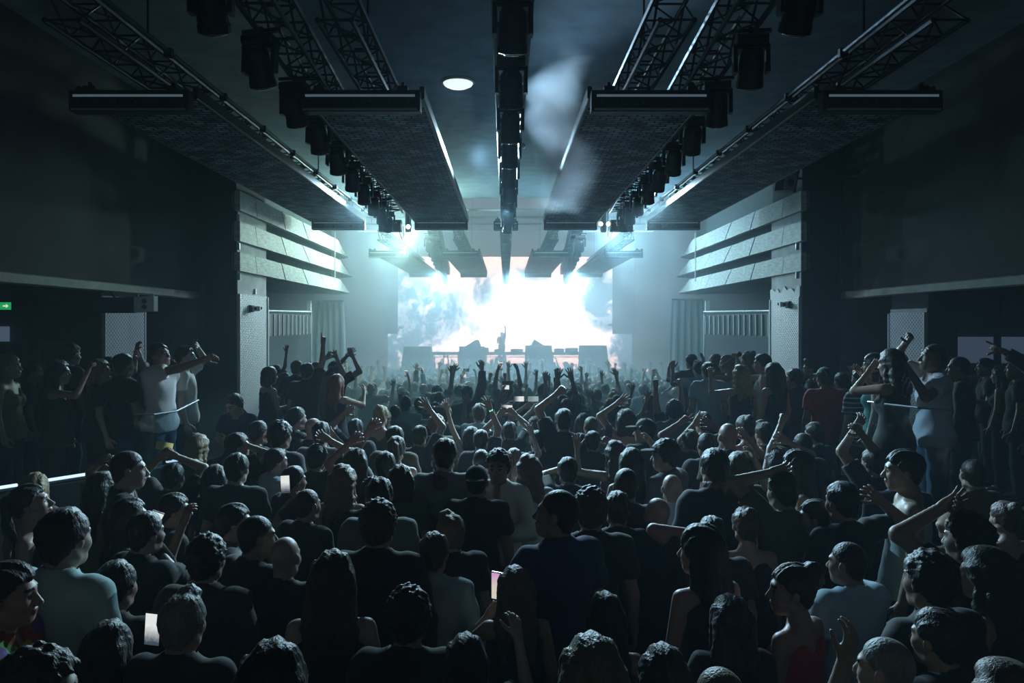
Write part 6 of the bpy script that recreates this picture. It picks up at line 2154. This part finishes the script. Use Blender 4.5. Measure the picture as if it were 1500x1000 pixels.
LANDMARKS = [(628, 590, 'the first spread hand'), (655, 592, 'the paler spread hand'), (717, 590, 'the green wristband'), (742, 597, 'the arched arms'), (770, 586, 'the one-handed sideways phone'), (816, 572, 'the lone raised fist'), (746, 562, 'the small dark phone'), (893, 633, 'the upright dark phone'), (905, 582, 'the slim open hand'), (1000, 608, 'the peace sign'), (1019, 606, 'the horns hand'), (1045, 613, 'the loosely closed hand'), (1067, 640, 'the round bald head'), (608, 530, 'the first wide stage box'), (692, 530, 'the first monitor box'), (790, 530, 'the second monitor box'), (870, 530, 'the last wide stage box'), (735, 520, 'the performer'), (560, 520, 'the wing screen by the curtain'), (920, 515, 'the wing screen by the blondes'), (490, 528, 'the capped man'), (457, 620, 'the bald rim-lit head'), (540, 620, 'the long bare arm'), (510, 640, 'the clawed hand'), (779, 625, 'the diagonal bare arm'), (645, 657, 'the knitted cap'), (731, 670, 'the open white shirt'), (775, 680, 'the thick blonde hair'), (818, 730, 'the blue collar'), (905, 730, 'the short-haired man in black'), (985, 700, 'the bald man in white'), (1050, 705, 'the lit fair hair'), (1094, 755, 'the knot of hair'), (1145, 620, 'the dark bracelet'), (1173, 670, 'the lit profile woman'), (1330, 675, 'the light blue strap'), (1254, 625, 'the plastic cup'), (1248, 810, 'the shaded brow'), (1168, 850, 'the red straps'), (597, 890, 'the tight curls'), (553, 750, 'the tousled lit hair'), (415, 800, 'the lit bald crown'), (418, 709, 'the small bright phone'), (240, 655, 'the lime phone'), (280, 690, 'the green top'), (182, 670, 'the light strip gap'), (88, 780, 'the light blue polo'), (264, 890, 'the grey-haired filmer'), (48, 720, 'the upturned face'), (634, 800, 'the creased blue shirt'), (755, 860, 'the long fair hair'), (948, 620, 'the peaked cap'), (370, 770, 'the strict profile'), (1425, 770, 'the clapping hands'), (1381, 910, 'the teal phone')]
seen_labels = set(p[3].lower() for p in PEOPLE)


def where(px, py):
    return sorted(LANDMARKS, key=lambda l: (l[0] - px) ** 2 + ((l[1] - py) * 1.6) ** 2)[:6]


ARMWORD = {'down': 'arms down', 'up': 'arm straight up', 'half': 'hand half raised', 'fist': 'fist up', 'phonehi': 'phone arm up', 'upclaw': 'loose hand up', 'wide': 'arm flung wide', 'horns': 'horns hand', 'claphi': 'hands clapping high', 'upin': 'arm leaning inwards', 'bent': 'elbow bent'}
HAIRWORD = {'short': 'short-haired', 'buzz': 'crop-haired', 'curly': 'curly-haired', 'quiff': 'quiffed', 'long': 'long-haired', 'wavy': 'wavy-haired', 'bob': 'bobbed', 'bun': 'pinned-haired', 'ponytail': 'ponytailed', 'messy': 'tousled', 'bald': 'bald'}
HCW = {'black': 'black', 'dark': 'dark', 'brown': 'brown', 'blond': 'blonde', 'fair': 'fair', 'grey': 'grey', 'ginger': 'reddish'}


def auto_label(sex, hair, hc, tc, top, pose, px, py):
    who = 'man' if sex == 'm' else 'woman'
    look = HAIRWORD[hair] if hair == 'bald' else f'{HCW[hc]} {HAIRWORD[hair]}'
    garment = {'tee': 'tee', 'tank': 'singlet', 'shirt': 'shirt', 'polo': 'polo'}[top]
    for lx, ly, nm in where(px, py):
        dx, dy = px - lx, (py - ly) * 1.6
        rel = ('right of' if dx > 0 else 'left of') if abs(dx) > abs(dy) else ('below' if dy > 0 else 'above')
        for form in (f'{look} {who} in {tc} {garment}, {ARMWORD[pose]}, {rel} {nm}',):
            if form.lower() not in seen_labels and len(form.split()) <= 15:
                seen_labels.add(form.lower())
                return form
    return None


def style(d):
    sex = 'f' if random.random() < 0.38 else 'm'
    if sex == 'm':
        hair = random.choice(['short', 'short', 'short', 'buzz', 'curly', 'quiff', 'messy', 'bald'])
    else:
        hair = random.choice(['long', 'long', 'wavy', 'bob', 'bun', 'ponytail'])
    hc = random.choice(['black', 'dark', 'dark', 'brown', 'brown', 'fair', 'blond'] if sex == 'f' else ['black', 'dark', 'dark', 'dark', 'brown', 'brown', 'fair'])
    top = random.choice(['tee', 'tee', 'tee', 'polo', 'shirt'] if sex == 'm' else ['tank', 'tank', 'tee'])
    tc = random.choice(['black', 'black', 'dark', 'dark', 'navy', 'grey', 'olive', 'brown'] if d < 7 else ['black', 'dark', 'dark', 'navy', 'grey', 'white', 'lightblue', 'grey', 'olive', 'brown'])
    skin = random.choice(['pale', 'pale', 'pale', 'tan', 'tan', 'brown'])
    return sex, hair, hc, top, tc, skin


MAX_PEOPLE = 296
cand = []
d = 2.35
while d < 36.3:
    step = 0.66 if d < 8 else 0.62 if d < 16 else 0.80
    n = int(12 / 0.62)
    for k in range(-n, n + 1):
        X = k * (0.62 if d < 16 else 0.66) + random.uniform(-0.14, 0.14) + (0.31 if int(d * 10) % 2 else 0)
        cand.append((X, d + random.uniform(-0.15, 0.15)))
    d += step
crowd_rest = []
for X, d in cand:
    if not inside(X, d) or not free(X, d, 0.46 if d > 8 else 0.52):
        continue
    px = VPX + X * F / d
    if not (-25 < px < 1525):
        continue
    rows_taken.append((X, d))
    sex, hair, hc, top, tc, skin = style(d)
    H = random.gauss(1.77 if sex == 'm' else 1.66, 0.06)
    if d > 22:
        H += 0.05
    H = min(max(H, 1.55), 1.93)
    fz = floor_z(d)
    py = VPY + (CZ - fz - H) * F / d
    if py > 985:
        continue
    a = 'down'
    other = 'down'
    if d > 7.5 and random.random() < 0.32:
        a = random.choice(['up', 'half', 'fist', 'upclaw', 'upin', 'wide', 'phonehi'])
        if random.random() < 0.35:
            other = a
    elif d > 5.5 and random.random() < 0.12:
        a = random.choice(['half', 'upclaw'])
    side = random.random() < 0.5
    L, R = (a, other) if side else (other, a)
    yaw = math.degrees(math.atan2(X, 40 - d)) + random.uniform(-14, 14)
    lab = auto_label(sex, hair, hc, tc, top, a, px, py)
    if len(PEOPLE) >= MAX_PEOPLE or lab is None:
        crowd_rest.append((X, d, fz, H, yaw, L, R, sex, hair, hc))
        continue
    ob = person(X, d, fz, H, yaw, L, R, sex, hair, hc, top, tc, skin, lab, group='people in the packed crowd' if d < 9 else 'people in the hazy far crowd', lod=lod_of(d), hy=random.choice((0, 0, -15, 15)))
    if a == 'phonehi':
        for lx, ly, nm in where(px, py):
            lit = random.random() < 0.6
            dx, dy = px - lx, (py - ly) * 1.6
            rel = ('right of' if dx > 0 else 'left of') if abs(dx) > abs(dy) else ('below' if dy > 0 else 'above')
            pl = f"{'bright' if lit else 'dark'} phone held up over the heads {rel} {nm}"
            if pl.lower() not in seen_labels:
                seen_labels.add(pl.lower())
                phone_in_hand(ob, -1 if L == 'phonehi' else 1, pl, LIVE if lit else None, land=random.random() < 0.5)
                break

# those beyond: one mass of heads, shoulders and arms before the stage
parts, mi, off = [], [], 0


def mesh_arrays(me):
    V = np.empty(len(me.vertices) * 3, np.float32)
    me.vertices.foreach_get('co', V)
    Q = np.empty(len(me.loops), np.int32)
    me.loops.foreach_get('vertex_index', Q)
    m = np.empty(len(me.polygons), np.int32)
    me.polygons.foreach_get('material_index', m)
    return V.reshape(-1, 3), Q.reshape(-1, 4), m


for X, d, fz, H, yaw, L, R, sex, hair, hc in crowd_rest:
    s = H / 1.765
    c, sn = math.cos(math.radians(yaw)), math.sin(math.radians(yaw))
    Rz = np.array(((c, -sn, 0), (sn, c, 0), (0, 0, 1))) * s
    which = random.choice((1, 2, 3, 3))
    for me, mm, hd in ((body_mesh('far', sex, L, R, 0.0, 0.0, False), 0, False), (top_mesh('far', sex, L, R, 'tee' if sex == 'm' else 'tank'), which, False), (hair_mesh('far', hair) if hair != 'bald' else None, 4, True)):
        if me is None:
            continue
        V, Q, _ = mesh_arrays(me)
        if hd:
            V = V + HEADC
        parts.append((V @ Rz.T + np.array((X, d, fz)), Q))
        mi.append(np.full(len(Q), mm))
if parts:
    V, Q = join(parts)
    me = np_mesh('crowd', V, Q, [mat('crowd_skin', (0.36, 0.24, 0.18), 0.55), mat('crowd_white', (0.5, 0.52, 0.52), 0.85), mat('crowd_grey', (0.12, 0.125, 0.13), 0.85), mat('crowd_dark', (0.02, 0.021, 0.025), 0.85), mat('crowd_hair', (0.03, 0.022, 0.016), 0.45)], np.concatenate(mi))
    o = link('crowd', me)
    o['kind'] = 'stuff'
    o['label'] = 'distant mass of heads and raised arms packed before the stage'
